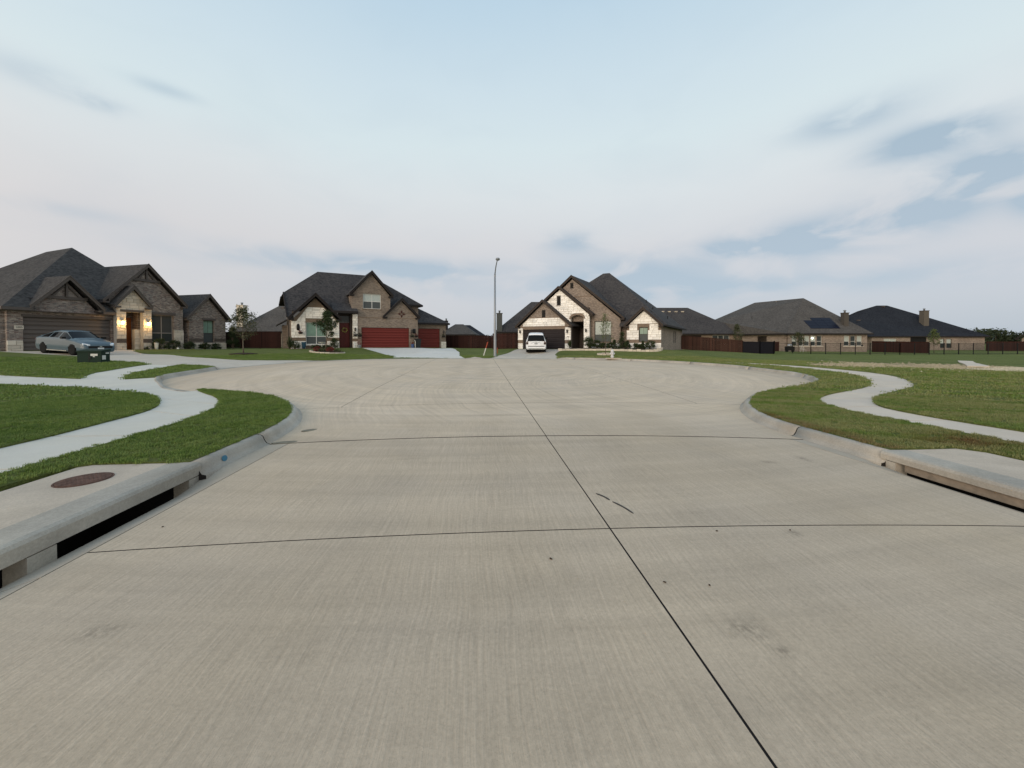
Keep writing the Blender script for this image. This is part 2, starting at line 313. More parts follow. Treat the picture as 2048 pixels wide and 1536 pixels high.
# ------------------------------------------------------------------ mesh helpers
def tag(o, label=None, cat=None, group=None, kind=None):
    if label: o['label'] = label
    if cat: o['category'] = cat
    if group: o['group'] = group
    if kind: o['kind'] = kind
    return o
def empty(name, loc=(0, 0, 0), rz=0., label=None, cat=None, group=None, kind=None):
    o = bpy.data.objects.new(name, None); COL.objects.link(o); o.location = loc; o.rotation_euler = (0, 0, rz); o.empty_display_size = .2
    return tag(o, label, cat, group, kind)
def link(name, me, parent=None, m=None, smooth=False):
    if m is not None and not me.materials: me.materials.append(m)
    o = bpy.data.objects.new(name, me); COL.objects.link(o)
    if parent: o.parent = parent
    if smooth:
        for p in me.polygons: p.use_smooth = True
    return o
class MB:
    def __init__(s): s.v = []; s.f = []
    def add(s, vs, fs):
        n = len(s.v); s.v += [tuple(q) for q in vs]; s.f += [tuple(i+n for i in f) for f in fs]; return s
    def box(s, x0, y0, z0, x1, y1, z1):
        if x0 > x1: x0, x1 = x1, x0
        if y0 > y1: y0, y1 = y1, y0
        if z0 > z1: z0, z1 = z1, z0
        return s.add([(x0, y0, z0), (x1, y0, z0), (x1, y1, z0), (x0, y1, z0), (x0, y0, z1), (x1, y0, z1), (x1, y1, z1), (x0, y1, z1)],
                     [(0, 3, 2, 1), (4, 5, 6, 7), (0, 1, 5, 4), (1, 2, 6, 5), (2, 3, 7, 6), (3, 0, 4, 7)])
    def slab(s, pts, th):
        "polygon in space thickened straight down"
        n = len(pts); lo_ = [(p[0], p[1], p[2]-th) for p in pts]
        nz = sum((pts[i][0]*pts[(i+1) % n][1]-pts[(i+1) % n][0]*pts[i][1]) for i in range(n))
        P = list(pts) if nz > 0 else list(pts)[::-1]; lo_ = [(p[0], p[1], p[2]-th) for p in P]
        return s.add(P+lo_, [tuple(range(n)), tuple(range(2*n-1, n-1, -1))]+[(i, i+n, (i+1) % n+n, (i+1) % n) for i in range(n)])
    def ext(s, pts, v0, v1):
        "polygon (u,z) extruded along v"
        n = len(pts); a = sum(pts[i][0]*pts[(i+1) % n][1]-pts[(i+1) % n][0]*pts[i][1] for i in range(n))
        P = list(pts) if a > 0 else list(pts)[::-1]
        return s.add([(p[0], v0, p[1]) for p in P]+[(p[0], v1, p[1]) for p in P],
                     [tuple(range(n)), tuple(range(2*n-1, n-1, -1))]+[((i+1) % n, i, i+n, (i+1) % n+n) for i in range(n)])
    def bar(s, p, q, w_=.05, h=.05, up=(0, 0, 1)):
        p = Vector(p); q = Vector(q); d = (q-p).normalized(); u = Vector(up)
        if abs(d.dot(u)) > .99: u = Vector((0, 1, 0))
        a = d.cross(u).normalized()*w_/2; b = a.cross(d).normalized()*h/2
        P = [p-a-b, p+a-b, p+a+b, p-a+b, q-a-b, q+a-b, q+a+b, q-a+b]
        return s.add(P, [(0, 1, 2, 3), (7, 6, 5, 4), (0, 4, 5, 1), (1, 5, 6, 2), (2, 6, 7, 3), (3, 7, 4, 0)])
    def tube(s, pts, rad, seg=8, cap=True):
        pts = [Vector(p) for p in pts]; n = len(s.v); prev = None
        if not isinstance(rad, (list, tuple)): rad = [rad]*len(pts)
        for i, p in enumerate(pts):
            d = (pts[min(i+1, len(pts)-1)]-pts[max(i-1, 0)]).normalized()
            ref = prev if prev is not None and abs(prev.dot(d)) < .95 else (Vector((1, 0, 0)) if abs(d.x) < .9 else Vector((0, 1, 0)))
            a = (ref-d*ref.dot(d)).normalized(); prev = a; b = d.cross(a)
            for k in range(seg):
                t_ = 2*math.pi*k/seg; s.v.append(tuple(p+(a*math.cos(t_)+b*math.sin(t_))*rad[i]))
        for i in range(len(pts)-1):
            for k in range(seg):
                s.f.append((n+i*seg+k, n+i*seg+(k+1) % seg, n+(i+1)*seg+(k+1) % seg, n+(i+1)*seg+k))
        if cap: s.f.append(tuple(n+k for k in range(seg-1, -1, -1))); s.f.append(tuple(n+(len(pts)-1)*seg+k for k in range(seg)))
        return s
    def lathe(s, prof, c=(0, 0, 0), seg=16, sx_=1., sy_=1.):
        n = len(s.v)
        for r, z in prof:
            for k in range(seg):
                t_ = 2*math.pi*k/seg; s.v.append((c[0]+r*sx_*math.cos(t_), c[1]+r*sy_*math.sin(t_), c[2]+z))
        for i in range(len(prof)-1):
            for k in range(seg): s.f.append((n+i*seg+k, n+i*seg+(k+1) % seg, n+(i+1)*seg+(k+1) % seg, n+(i+1)*seg+k))
        s.f.append(tuple(n+k for k in range(seg-1, -1, -1))); s.f.append(tuple(n+(len(prof)-1)*seg+k for k in range(seg)))
        return s
    def mesh(s, name):
        me = bpy.data.meshes.new(name); me.from_pydata(s.v, [], s.f); me.update(); return me
    def build(s, name, m, parent=None, smooth=False): return link(name, s.mesh(name), parent, m, smooth)

def inpoly(x, y, P):
    c = False; n = len(P); j = n-1
    for i in range(n):
        if (P[i][1] > y) != (P[j][1] > y) and x < (P[j][0]-P[i][0])*(y-P[i][1])/(P[j][1]-P[i][1])+P[i][0]: c = not c
        j = i
    return c
def wall(mb, outer, holes, v0, th, place=None):
    "wall polygon in (u,z) with openings, thickness th behind v0; place maps (u,v,z)"
    place = place or (lambda u, v, z: (u, v, z))
    V = []; E = []
    for L in [outer]+holes:
        n = len(V); V += [Vector((p[0], p[1])) for p in L]; E += [(n+i, n+(i+1) % len(L)) for i in range(len(L))]
    vo, eo, fo, *_ = delaunay_2d_cdt(V, E, [], 0, 1e-5)
    F = []
    for f in fo:
        cx = sum(vo[i].x for i in f)/3; cy = sum(vo[i].y for i in f)/3
        if inpoly(cx, cy, outer) and not any(inpoly(cx, cy, h) for h in holes): F.append(f)
    n = len(vo)
    vs = [place(p.x, v0, p.y) for p in vo]+[place(p.x, v0+th, p.y) for p in vo]
    fs = [tuple(f) for f in F]+[tuple(i+n for i in reversed(f)) for f in F]
    cnt = {}
    for f in F:
        for i in range(3):
            a, b = f[i], f[(i+1) % 3]; k_ = (min(a, b), max(a, b)); cnt.setdefault(k_, []).append((a, b))
    for k_, l_ in cnt.items():
        if len(l_) == 1: a, b = l_[0]; fs.append((b, a, a+n, b+n))
    return mb.add(vs, fs)
def rect(u0, z0, u1, z1): return [(u0, z0), (u1, z0), (u1, z1), (u0, z1)]
def clip(poly, a, b, c):
    "keep a*x+b*y<=c"
    out = []; n = len(poly)
    for i in range(n):
        p, q = poly[i], poly[(i+1) % n]; dp = a*p[0]+b*p[1]-c; dq = a*q[0]+b*q[1]-c
        if dp <= 0: out.append(p)
        if (dp < 0 < dq) or (dq < 0 < dp):
            t_ = dp/(dp-dq); out.append((p[0]+(q[0]-p[0])*t_, p[1]+(q[1]-p[1])*t_))
    return out
# ================================================================== terrain functions
CB=[(-3.43,-14),(-3.43,2),(-3.43,6.2),(-3.58,7.4),(-3.98,8.5),(-4.58,9.5),(-5.35,10.4),(-6.3,11.1),(-7.3,11.6),(-8.6,12.2),(-10.2,13.3),(-11.6,14.8),(-12.6,16.6)]
BC=(.8,18.9);BR=13.9
for k in range(175,4,-8):
    a=math.radians(k); CB.append((BC[0]+BR*math.cos(a),BC[1]+BR*math.sin(a)))
CB+=[(14.3,16.6),(13.55,14.7),(12.3,13.0),(10.4,11.6),(8.86,10.75),(7.66,9.95),(6.59,8.85),(5.94,7.9),(5.53,6.9),(5.41,6.0),(5.41,2),(5.41,-14)]
def dense(P,step=.35):
    out=[]
    n=len(P)
    for i in range(n-1):
        p0=P[max(i-1,0)];p1=P[i];p2=P[i+1];p3=P[min(i+2,n-1)]
        L=math.dist(p1,p2); m=max(1,int(L/step))
        for k in range(m):
            t=k/m
            if L>3.5: out.append((p1[0]+(p2[0]-p1[0])*t,p1[1]+(p2[1]-p1[1])*t)); continue
            # centripetal-ish: clamp tangents
            f=lambda a,b,c,d:.5*(2*b+(c-a)*t+(2*a-5*b+4*c-d)*t*t+(3*b-a-3*c+d)*t**3)
            q0=p0 if math.dist(p0,p1)<4 else (p1[0]-(p1[0]-p0[0])*L/math.dist(p0,p1),p1[1]-(p1[1]-p0[1])*L/math.dist(p0,p1))
            q3=p3 if math.dist(p3,p2)<4 else (p2[0]+(p3[0]-p2[0])*L/max(math.dist(p3,p2),.1),p2[1]+(p3[1]-p2[1])*L/max(math.dist(p3,p2),.1))
            out.append((f(q0[0],p1[0],p2[0],q3[0]),f(q0[1],p1[1],p2[1],q3[1])))
    out.append(P[-1]); return out
CURB=np.array(dense(CB))
def sdist(x,y,poly=CURB):
    "distance outside the kerb back line (negative on the road)"
    x=np.atleast_1d(np.asarray(x,float));y=np.atleast_1d(np.asarray(y,float))
    A=poly[:-1];B=poly[1:];d=B-A;L2=(d**2).sum(1)
    px=x[:,None]-A[:,0];py=y[:,None]-A[:,1]
    t=np.clip((px*d[:,0]+py*d[:,1])/L2,0,1)
    D=np.sqrt((px-t*d[:,0])**2+(py-t*d[:,1])**2).min(1)
    ins=np.zeros(len(x),bool)
    X1=np.append(poly[:,0],poly[0,0]);Y1=np.append(poly[:,1],poly[0,1])
    for i in range(len(X1)-1):
        x1,y1,x2,y2=X1[i],Y1[i],X1[i+1],Y1[i+1]
        if y1==y2: continue
        c=((y1>y)!=(y2>y))&(x<(x2-x1)*(y-y1)/(y2-y1)+x1); ins^=c
    return np.where(ins,-D,D)
def ss(t): t=np.clip(t,0,1); return t*t*(3-2*t)
def zb(x,y):
    return .22*np.exp(-((x+12)**2+(y-27)**2)/128.)+.06*np.exp(-((x-12)**2+(y-27)**2)/128.)
CP=np.array([(-33,29,.86),(-31,33,.84),(-29,38,.78),(-27,43,.66),(-25,32,.55),(-40,30,.9),(-30,22,.55),(-45,15,.5),(-21,22,.42),(-26.4,27.7,.62),(-29,28.6,.76),(-16,27,.5),
 (-18,37,.8),(-12,40,.86),(-8,42,.82),(-4,45,.72),(0,48,.6),(-22,50,.75),(0,42,.42),(2,38,.3),(-8,36,.45),
 (5,44,.62),(9,41,.64),(13,39,.68),(17,36,.72),(20,45,.5),(16,33,.3),(10,34,.32),(24,38,.3),(25,33,.05),(30,30,-.1),(22,26,.12),(35,36,-.3),(50,40,-.3),(60,30,-.25),
 (20,16,.15),(30,20,-.1),(40,20,-.35),(45,28,-.4),(15,6,.2),(30,5,.2),(8,-8,.2),(20,-8,.2),
 (-6,5,.22),(-12,6,.27),(-9,9,.25),(-20,6,.35),(-30,8,.4),(-16,15,.3),(-20,12,.36),(-8,-8,.25),(-25,-8,.4),
 (70,60,-.3),(45,60,-.15),(28,60,.0),(5,70,.4),(-30,70,.6),(80,10,-.2)])
# driveway mouths: centre at the kerb, direction outward, half width
MOUTH=[(-11.3,25.9,5.6),(-4.3,32.0,3.6),(3.4,32.55,3.3),(-9.5,12.75,1.25)]
def terr(x,y):
    x=np.atleast_1d(np.asarray(x,float));y=np.atleast_1d(np.asarray(y,float))
    d=sdist(x,y); w=1/(((x[:,None]-CP[:,0])**2+(y[:,None]-CP[:,1])**2)+2.)**1.8
    pad=(w*CP[:,2]).sum(1)/w.sum(1)
    far=np.hypot(x-5,y-25); pad=pad*(1-ss((far-75)/60))-.3*ss((far-75)/60)
    e=zb(x,y)+.14
    k=ss((d-.3)/7.)
    z=e*(1-k)+pad*k
    for mx,my,hw in MOUTH:
        r=np.hypot(x-mx,y-my)
        z=z-.125*ss((1.9-d)/1.7)*ss((hw+.5-r)/.8)
    return z
def kerb_h(x,y):
    h=.15
    for mx,my,hw in MOUTH:
        h-= .128*float(ss((hw+.5-math.hypot(x-mx,y-my))/.8))
    return max(h,.02)
def road(x,y):
    x=np.atleast_1d(np.asarray(x,float));y=np.atleast_1d(np.asarray(y,float))
    d=-sdist(x,y)-.15; t=np.clip(d/4.2,0,1)
    return zb(x,y)+.10*(1-(1-t)**2)

def ZQ(x, y): return float(terr(x, y)[0])+.02
def sheet(poly, holes, zf, step, name, m, parent=None, skirt=0., classify=None):
    "triangulated sheet over a 2-D polygon, refined with a grid of the given step"
    V = []; E = []
    if step:
        q = []
        for a, b in zip(poly, poly[1:]+poly[:1]):
            m_ = max(1, int(math.dist(a, b)/step)); q += [(a[0]+(b[0]-a[0])*k/m_, a[1]+(b[1]-a[1])*k/m_) for k in range(m_)]
        poly = q
    for L in [poly]+holes:
        n = len(V); V += [Vector((p[0], p[1])) for p in L]; E += [(n+i, n+(i+1) % len(L)) for i in range(len(L))]
    xs = [p[0] for p in poly]; ys = [p[1] for p in poly]
    if step:
        PA = np.array(poly+[poly[0]])
        x = math.floor(min(xs)/step)*step+step*.5
        while x < max(xs):
            y = math.floor(min(ys)/step)*step+step*.5
            while y < max(ys):
                if inpoly(x, y, poly) and not any(inpoly(x, y, h) for h in holes) and edge_d(x, y, PA) > step*.45: V.append(Vector((x, y)))
                y += step
            x += step
    vo, eo, fo, *_ = delaunay_2d_cdt(V, E, [], 0, 1e-4)
    F = []
    for f in fo:
        cx = sum(vo[i].x for i in f)/3; cy = sum(vo[i].y for i in f)/3
        A_, B_, C_ = (vo[i] for i in f)
        if abs((B_.x-A_.x)*(C_.y-A_.y)-(B_.y-A_.y)*(C_.x-A_.x)) < 2e-5: continue
        if inpoly(cx, cy, poly) and not any(inpoly(cx, cy, h) for h in holes): F.append(tuple(f))
    return finish(vo, F, zf, name, m, parent, skirt)
def edge_d(x, y, PA):
    A = PA[:-1]; d = PA[1:]-A; L2 = (d**2).sum(1)+1e-12; t = np.clip(((x-A[:, 0])*d[:, 0]+(y-A[:, 1])*d[:, 1])/L2, 0, 1)
    return float(np.sqrt(((x-A[:, 0]-t*d[:, 0])**2+(y-A[:, 1]-t*d[:, 1])**2).min()))
def finish(vo, F, zf, name, m, parent, skirt):
    used = sorted({i for f in F for i in f}); mp = {u: k for k, u in enumerate(used)}
    X = np.array([vo[i].x for i in used]); Y = np.array([vo[i].y for i in used]); Z = zf(X, Y)
    vs = list(zip(X.tolist(), Y.tolist(), Z.tolist())); F = [tuple(mp[i] for i in f) for f in F]; fs = list(F); sm = len(F)
    if skirt:
        cnt = {}
        for f in F:
            for i in range(3):
                a, b = f[i], f[(i+1) % 3]; k = (min(a, b), max(a, b)); cnt.setdefault(k, []).append((a, b))
        dn = {}
        for k, l_ in cnt.items():
            if len(l_) == 1:
                a, b = l_[0]
                for q in (a, b):
                    if q not in dn: dn[q] = len(vs); vs.append(vs[q]); vs.append((vs[q][0], vs[q][1], vs[q][2]-skirt))
                fs.append((dn[b], dn[a], dn[a]+1, dn[b]+1))
    me = bpy.data.meshes.new(name); me.from_pydata(vs, [], fs); me.update()
    sf = [i < sm for i in range(len(me.polygons))]; me.polygons.foreach_set('use_smooth', sf)
    o = link(name, me, parent, m)
    if m is M_ROAD:                                     # slab sides painted sealant-dark in place of joint shade, else they catch the sun
        me.materials.append(M_TAR_SHADE); me.polygons.foreach_set('material_index', [0 if s_ else 1 for s_ in sf])
    return o
def offset_line(P, d):
    "polyline moved to its left by d"
    P = np.asarray(P); t_ = np.gradient(P, axis=0); t_ /= np.linalg.norm(t_, axis=1)[:, None]+1e-9
    return P+np.stack([-t_[:, 1], t_[:, 0]], 1)*d
KB = CURB                                              # back of kerb, runs left side -> round the bulb -> right side (lawn on its left)
KF = offset_line(KB, -.15)                             # kerb face
KX = (-2.92, 4.97)                                     # pan/road joints on the straight
# ------------------------------------------------------------------ paved outlines
def strip(inner, outer): return list(inner)+list(outer)[::-1]
WL_in = [(-5.1, -12), (-5.1, 3), (-5.15, 4.9), (-5.18, 5.7), (-5.24, 7.05), (-5.38, 7.8), (-5.56, 8.5), (-5.88, 9.25), (-6.25, 9.8), (-6.78, 10.45), (-7.35, 11.0), (-7.80, 11.45)]
WL_out = [(-6.35, -12), (-6.35, 3), (-6.35, 5.6), (-6.38, 6.4), (-6.47, 7.1), (-6.68, 8.3), (-7.16, 9.25), (-8.1, 10.4), (-9.2, 11.35), (-10.4, 12.0), (-11.7, 12.45)]
# meeting place of the two walks, the kerb ramp and the walk that leaves to the left
JN = [(-8.3, 12.07), (-8.6, 12.2), (-10.2, 13.3), (-11.55, 14.75), (-11.95, 15.5), (-12.63, 14.85), (-13.6, 15.97), (-14.45, 17.4), (-15.0, 19.4), (-16.4, 18.91), (-15.8, 17.19), (-14.78, 15.67), (-14.22, 14.99),
      (-17.66, 15.95), (-24.0, 17.6), (-60, 27.0), (-60, 25.8), (-24, 15.9), (-14.68, 13.15), (-11.7, 12.45), (-10.4, 12.0), (-9.2, 11.35), (-8.1, 10.4), (-6.78, 10.45), (-7.35, 11.0), (-7.80, 11.45)]
WL2_in = [(-15.0, 19.4), (-15.3, 20.3), (-15.6, 21.4)]; WL2_out = [(-16.4, 18.91), (-16.75, 20.2), (-16.95, 21.2)]
DR1 = [(-13.3, 20.1), (-14.53, 21.35), (-15.6, 21.4), (-16.95, 21.2), (-17.9, 22.2), (-20.5, 23.5), (-24.6, 25.9), (-32.7, 28.8), (-30.4, 35.0), (-29.9, 35.6), (-28.9, 35.3), (-28.2, 33.9), (-25.5, 31.9), (-18.9, 27.0), (-16.0, 25.6), (-14.5, 25.0), (-13.2, 25.4), (-11.9, 26.6), (-10.6, 27.3)]
DR2 = [(-6.9, 31.55), (-7.0, 32.2), (-8.2, 34.3), (-11.95, 40.1), (-7.5, 42.4), (-5.7, 42.9), (-3.35, 44.9), (-2.6, 43.0), (-2.0, 38.7), (-1.75, 34.6), (-1.4, 32.85)]
DR3 = [(.85, 33.0), (1.35, 33.9), (1.9, 35.8), (3.0, 39.5), (4.7, 44.4), (9.4, 41.3), (8.7, 39.6), (7.7, 37.4), (7.0, 35.3), (6.85, 33.4), (6.6, 32.0), (5.6, 32.2)]
def near_kerb(P):
    "snap the mouth of a driveway onto the back of the kerb"
    out = []
    for p in P:
        d = float(sdist(p[0], p[1])[0])
        if d < .45:
            q = KB[np.argmin(((KB-np.array(p))**2).sum(1))]; out.append((float(q[0]), float(q[1])))
        else: out.append(p)
    return out
def mouth(P):
    "replace the run of snapped points by the kerb line itself"
    P = near_kerb(P); idx = [k for k, p in enumerate(P) if abs(float(sdist(p[0], p[1])[0])) < 1e-3]
    ks = [int(np.argmin(((KB-np.array(P[k]))**2).sum(1))) for k in idx]
    lo_, hi_ = min(ks), max(ks); rest = [p for k, p in enumerate(P) if k not in idx]
    return rest, lo_, hi_
def rot_to(P, i): return P[i:]+P[:i]
# driveway outlines are written from the kerb, round the far side, back to the kerb
def drive(P, thr=.6):
    n = len(P); on = [abs(float(sdist(*p)[0])) < thr for p in P]
    ks = [int(np.argmin(((KB-np.array(p))**2).sum(1))) for p, o in zip(P, on) if o]
    lo_, hi_ = min(ks), max(ks)
    rest = [p for p, o in zip(P, on) if not o]
    seg = [tuple(map(float, q)) for q in KB[lo_:hi_+1]]
    a, b = rest[0], rest[-1]
    if math.dist(a, seg[-1])+math.dist(b, seg[0]) <= math.dist(a, seg[0])+math.dist(b, seg[-1]): return seg+rest
    return seg[::-1]+rest
DR1p = drive(DR1); DR2p = drive(DR2); DR3p = drive(DR3); JNp = drive(JN, .28)
WR_in = [(7.5, -12), (7.5, 2), (7.5, 5.0), (7.5, 6.5), (7.6, 7.5), (8.12, 8.58), (9.35, 9.55), (11.96, 10.97), (13.61, 12.31), (14.75, 13.6), (15.9, 15.4), (16.45, 17.6), (16.5, 20.2), (15.8, 22.5), (14.4, 24.6), (12.9, 26.4)]
WR_out = [(8.5, -12), (8.5, 2), (8.5, 5.2), (8.42, 6.3), (8.62, 7.5), (9.2, 8.25), (10.1, 9.0), (11.95, 10.05), (13.9, 11.2), (16.2, 13.5), (17.45, 15.6), (17.9, 18.0), (17.9, 20.4), (17.2, 22.3), (16.1, 23.7), (14.0, 25.8)]
SLL = [(-3.43, -2.2), (-3.43, 4.85), (-4.45, 4.87), (-4.62, 4.75), (-4.68, 4.3), (-4.66, -2.2)]
SLR = [(5.41, -2.2), (5.41, 4.64), (6.35, 4.64), (6.55, 4.4), (6.6, 3.9), (6.6, -2.2)]
def resample(P, n):
    P = np.array(dense(P, .25)); s_ = np.r_[0, np.cumsum(np.linalg.norm(np.diff(P, axis=0), axis=1))]
    t_ = np.linspace(0, s_[-1], n); return np.stack([np.interp(t_, s_, P[:, 0]), np.interp(t_, s_, P[:, 1])], 1)
def panels(a, b, n, per, name, m, parent, label=None):
    "a walk laid as panels with open joints between them"
    A = resample(a, n*per+1); B = resample(b, n*per+1)
    for k in range(n):
        P = A[k*per:(k+1)*per+1].copy(); Q = B[k*per:(k+1)*per+1].copy()
        for L in (P, Q):
            g = .014
            L[0] += (L[1]-L[0])/np.linalg.norm(L[1]-L[0])*g; L[-1] += (L[-2]-L[-1])/np.linalg.norm(L[-2]-L[-1])*g
        poly = [tuple(map(float, p)) for p in P]+[tuple(map(float, p)) for p in Q[::-1]]
        sheet(poly, [], lambda x, y: terr(x, y)-.004, .6, name, m, parent, .07)
def outline(a, b, n): 
    A = resample(a, n); B = resample(b, n); return [tuple(map(float, p)) for p in A]+[tuple(map(float, p)) for p in B[::-1]]
walkL = outline(WL_in, WL_out, 41); walkL2 = outline(WL2_in, WL2_out, 9); walkR = outline(WR_in, WR_out, 81)
PAVED = [walkL, walkL2, walkR, JNp, DR1p, DR2p, DR3p, SLL, SLR]
# ------------------------------------------------------------------ one triangulation shared by lawn and sub-base
def tri_all():
    V = []; E = []
    def loop(L, close=True):
        n = len(V); V.extend(Vector((float(p[0]), float(p[1]))) for p in L); m_ = len(L)
        E.extend((n+i, n+(i+1) % m_) for i in range(m_ if close else m_-1))
    bx = [(-3000, -14), (-3.43, -14), (5.41, -14), (3000, -14), (3000, 4000), (-3000, 4000)]
    loop(bx); loop(KB, False)
    for P in PAVED: loop(P)
    def grid(x0, x1, y0, y1, st, ex=None):
        for x in np.arange(x0, x1, st):
            for y in np.arange(y0, y1, st):
                if ex and ex[0] < x < ex[1] and ex[2] < y < ex[3]: continue
                jx = x+(random.random()-.5)*st*.3; jy = y+(random.random()-.5)*st*.3
                V.append(Vector((jx, jy)))
    grid(-24, 26, -12, 40, .8); grid(-46, 70, -12, 75, 2.6, (-24, 26, -12, 40)); grid(-300, 300, -12, 400, 24, (-46, 70, -12, 75))
    vo, eo, fo, *_ = delaunay_2d_cdt(V, E, [], 0, 1e-4)
    C = np.array([[sum(vo[i].x for i in f)/3, sum(vo[i].y for i in f)/3] for f in fo])
    d = sdist(C[:, 0], C[:, 1]); Lw = []; Sb = []
    boxes = [(min(p[0] for p in P), max(p[0] for p in P), min(p[1] for p in P), max(p[1] for p in P)) for P in PAVED]
    for f, (cx, cy), dd in zip(fo, C, d):
        if dd < 0 or cy < -14: continue
        A_, B_, C_ = (vo[i] for i in f)
        if abs((B_.x-A_.x)*(C_.y-A_.y)-(B_.y-A_.y)*(C_.x-A_.x)) < 2e-5: continue
        pav = any(b[0] <= cx <= b[1] and b[2] <= cy <= b[3] and inpoly(cx, cy, P) for b, P in zip(boxes, PAVED))
        (Sb if pav else Lw).append(tuple(f))
    return vo, Lw, Sb
vo, LW, SB = tri_all()
lawn = finish(vo, LW, lambda x, y: terr(x, y)+.02, 'lawn', M_LAWN, None, .13); lawn['kind'] = 'structure'
sub = finish(vo, SB, lambda x, y: terr(x, y)-.09, 'soil_bed', M_SOIL, None, .0); sub['kind'] = 'structure'
def struct_e(name): return empty(name, (0, 0, 0), kind='structure')
wk = struct_e('sidewalk')
panels([(-5.1, -12), (-5.1, 3), (-5.15, 4.9), (-5.18, 6.3)], [(-6.35, -12), (-6.35, 3), (-6.35, 4.9), (-6.37, 6.3)], 12, 2, 'paving_panel', M_WALK, wk)
panels([(-5.18, 6.3)]+WL_in[4:], [(-6.37, 6.3)]+WL_out[4:], 4, 6, 'paving_panel', M_WALK, wk); panels(WL2_in, WL2_out, 1, 8, 'paving_panel', M_WALK, wk)
wr = struct_e('sidewalk'); panels([(7.5, -12), (7.5, 6.3)], [(8.5, -12), (8.5, 5.2), (8.43, 6.3)], 12, 3, 'paving_panel', M_WALKR, wr)
panels([(7.5, 6.3)]+WR_in[3:], [(8.43, 6.3)]+WR_out[3:], 17, 5, 'paving_panel', M_WALKR, wr)
sheet(JNp, [], lambda x, y: terr(x, y)-.004, .6, 'junction_slab', M_WALK, wk, .07)
for P, m_, nm in ((DR1p, M_DRIVE, 'driveway'), (DR2p, M_DRIVE2, 'driveway'), (DR3p, M_DRIVE, 'driveway')):
    e_ = struct_e(nm)
    # cut into slabs by two joints
    if P is DR1p: cuts = [((.55, .835), -14.3*.55+23.2*.835), ((-.8, .6), .8*20+.6*27), ((-.8, .6), .8*25.2+.6*30)]
    elif P is DR2p: cuts = [((.4567*-1, .8896), 5.2*.4567+35.5*.8896), ((.4567*-1, .8896), 5.2*.4567+39.2*.8896), ((.8896, .4567), -5.3*.8896+36*.4567)]
    else: cuts = [((.25, .968), 5*.25+35.6*.968), ((.3, .95), 6*.3+39.5*.95), ((.968, -.25), 4.65*.968-36*.25)]
    pcs = [P]
    for (a, b), c in cuts:
        nx = []
        for q in pcs:
            for sg in (1, -1):
                r_ = clip(q, a*sg, b*sg, c*sg-.008)
                if len(r_) > 2: nx.append(r_)
        pcs = nx
    for q in pcs:
        q2 = [q[0]]
        for p in q[1:]:
            if math.dist(p, q2[-1]) > 1e-3: q2.append(p)
        if len(q2) > 2: sheet(q2, [], lambda x, y: terr(x, y)-.003, .6, 'slab', m_, e_, .07)

# ------------------------------------------------------------------ road slabs
road_e = struct_e('road')
RP = [tuple(map(float, p)) for p in KF]; RP[0] = (-3.28, -14); RP[-1] = (5.26, -14)
def straight(P):  # clip the straight approach
    return P
J = .0062
YJ = 5.93
YL = 6.0                                                # joint line .05 x + y = YL
approach = clip([(KX[0]+J, -12), (KX[1]-J, -12), (KX[1]-J, 8), (KX[0]+J, 8)], .05, 1, YL-J)
def cutgrid(P, lines):
    pcs = [P]
    for a, b, c in lines:
        nx = []
        for q in pcs:
            for sg in (1, -1):
                r_ = clip(q, a*sg, b*sg, c*sg-J)
                if len(r_) > 2: nx.append(r_)
        pcs = nx
    return pcs
tn = (.033, 1.0)                                         # transverse joints lean a little
for q in cutgrid(approach, [(1, 0, 1.035)]+[(tn[0], tn[1], tn[1]*yy+tn[0]*1) for yy in (2.97, .05, -3, -6, -9)]):
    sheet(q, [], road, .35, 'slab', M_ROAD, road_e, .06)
def dip(x, y): return .115*ss((-x-2.92)/.38)*ss((5.2-y)/.8)*(y < 5.3)+.075*ss((x-4.97)/.3)*ss((5.0-y)/.8)*(y < 5.1)
for sx0, sx1 in ((-3.30, KX[0]-J), (KX[1]+J, 5.27)):
    g = clip([(sx0, -12), (sx1, -12), (sx1, 8), (sx0, 8)], .05, 1, YL-J)
    for q in cutgrid(g, [(0, 1, 2.80 if sx0 < 0 else 4.62)]):
        sheet(q, [], lambda x, y: road(x, y)-dip(x, y), .16, 'gutter_slab', M_GUT, road_e, .06)
bulb = clip(RP, -.05, -1, -(YL+.028))
bl = cutgrid(bulb, [(0.02, 1, 9.15)])
pcs = []
for q in bl: pcs += cutgrid(q, [(1, 0, 1.04)])
p2 = []
for q in pcs:
    cy_ = sum(p[1] for p in q)/len(q)
    if cy_ < 8.6: p2.append(q)
    else: p2 += cutgrid(q, [(1, 0, -3.21)]) if sum(p[0] for p in q)/len(q) < 1 else cutgrid(q, [(1, 0, 5.35)])
p3 = []
for q in p2:
    p3 += cutgrid(q, [(0, 1, 20.5)]) if max(p[1] for p in q) > 25 else [q]
for q in p3:
    q2 = [q[0]]
    for p in q[1:]:
        if math.dist(p, q2[-1]) > 2e-3: q2.append(p)
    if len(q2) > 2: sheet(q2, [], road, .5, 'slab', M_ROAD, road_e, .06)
base = clip(RP, 0, -1, 12)
sheet(base, [], lambda x, y: road(x, y)-.0045-dip(x, y)*1.25-.02*((x < -2.97) | (x > 5.02))*(y < 5.9), .35, 'joint_filler', M_TAR_SHADE, road_e)

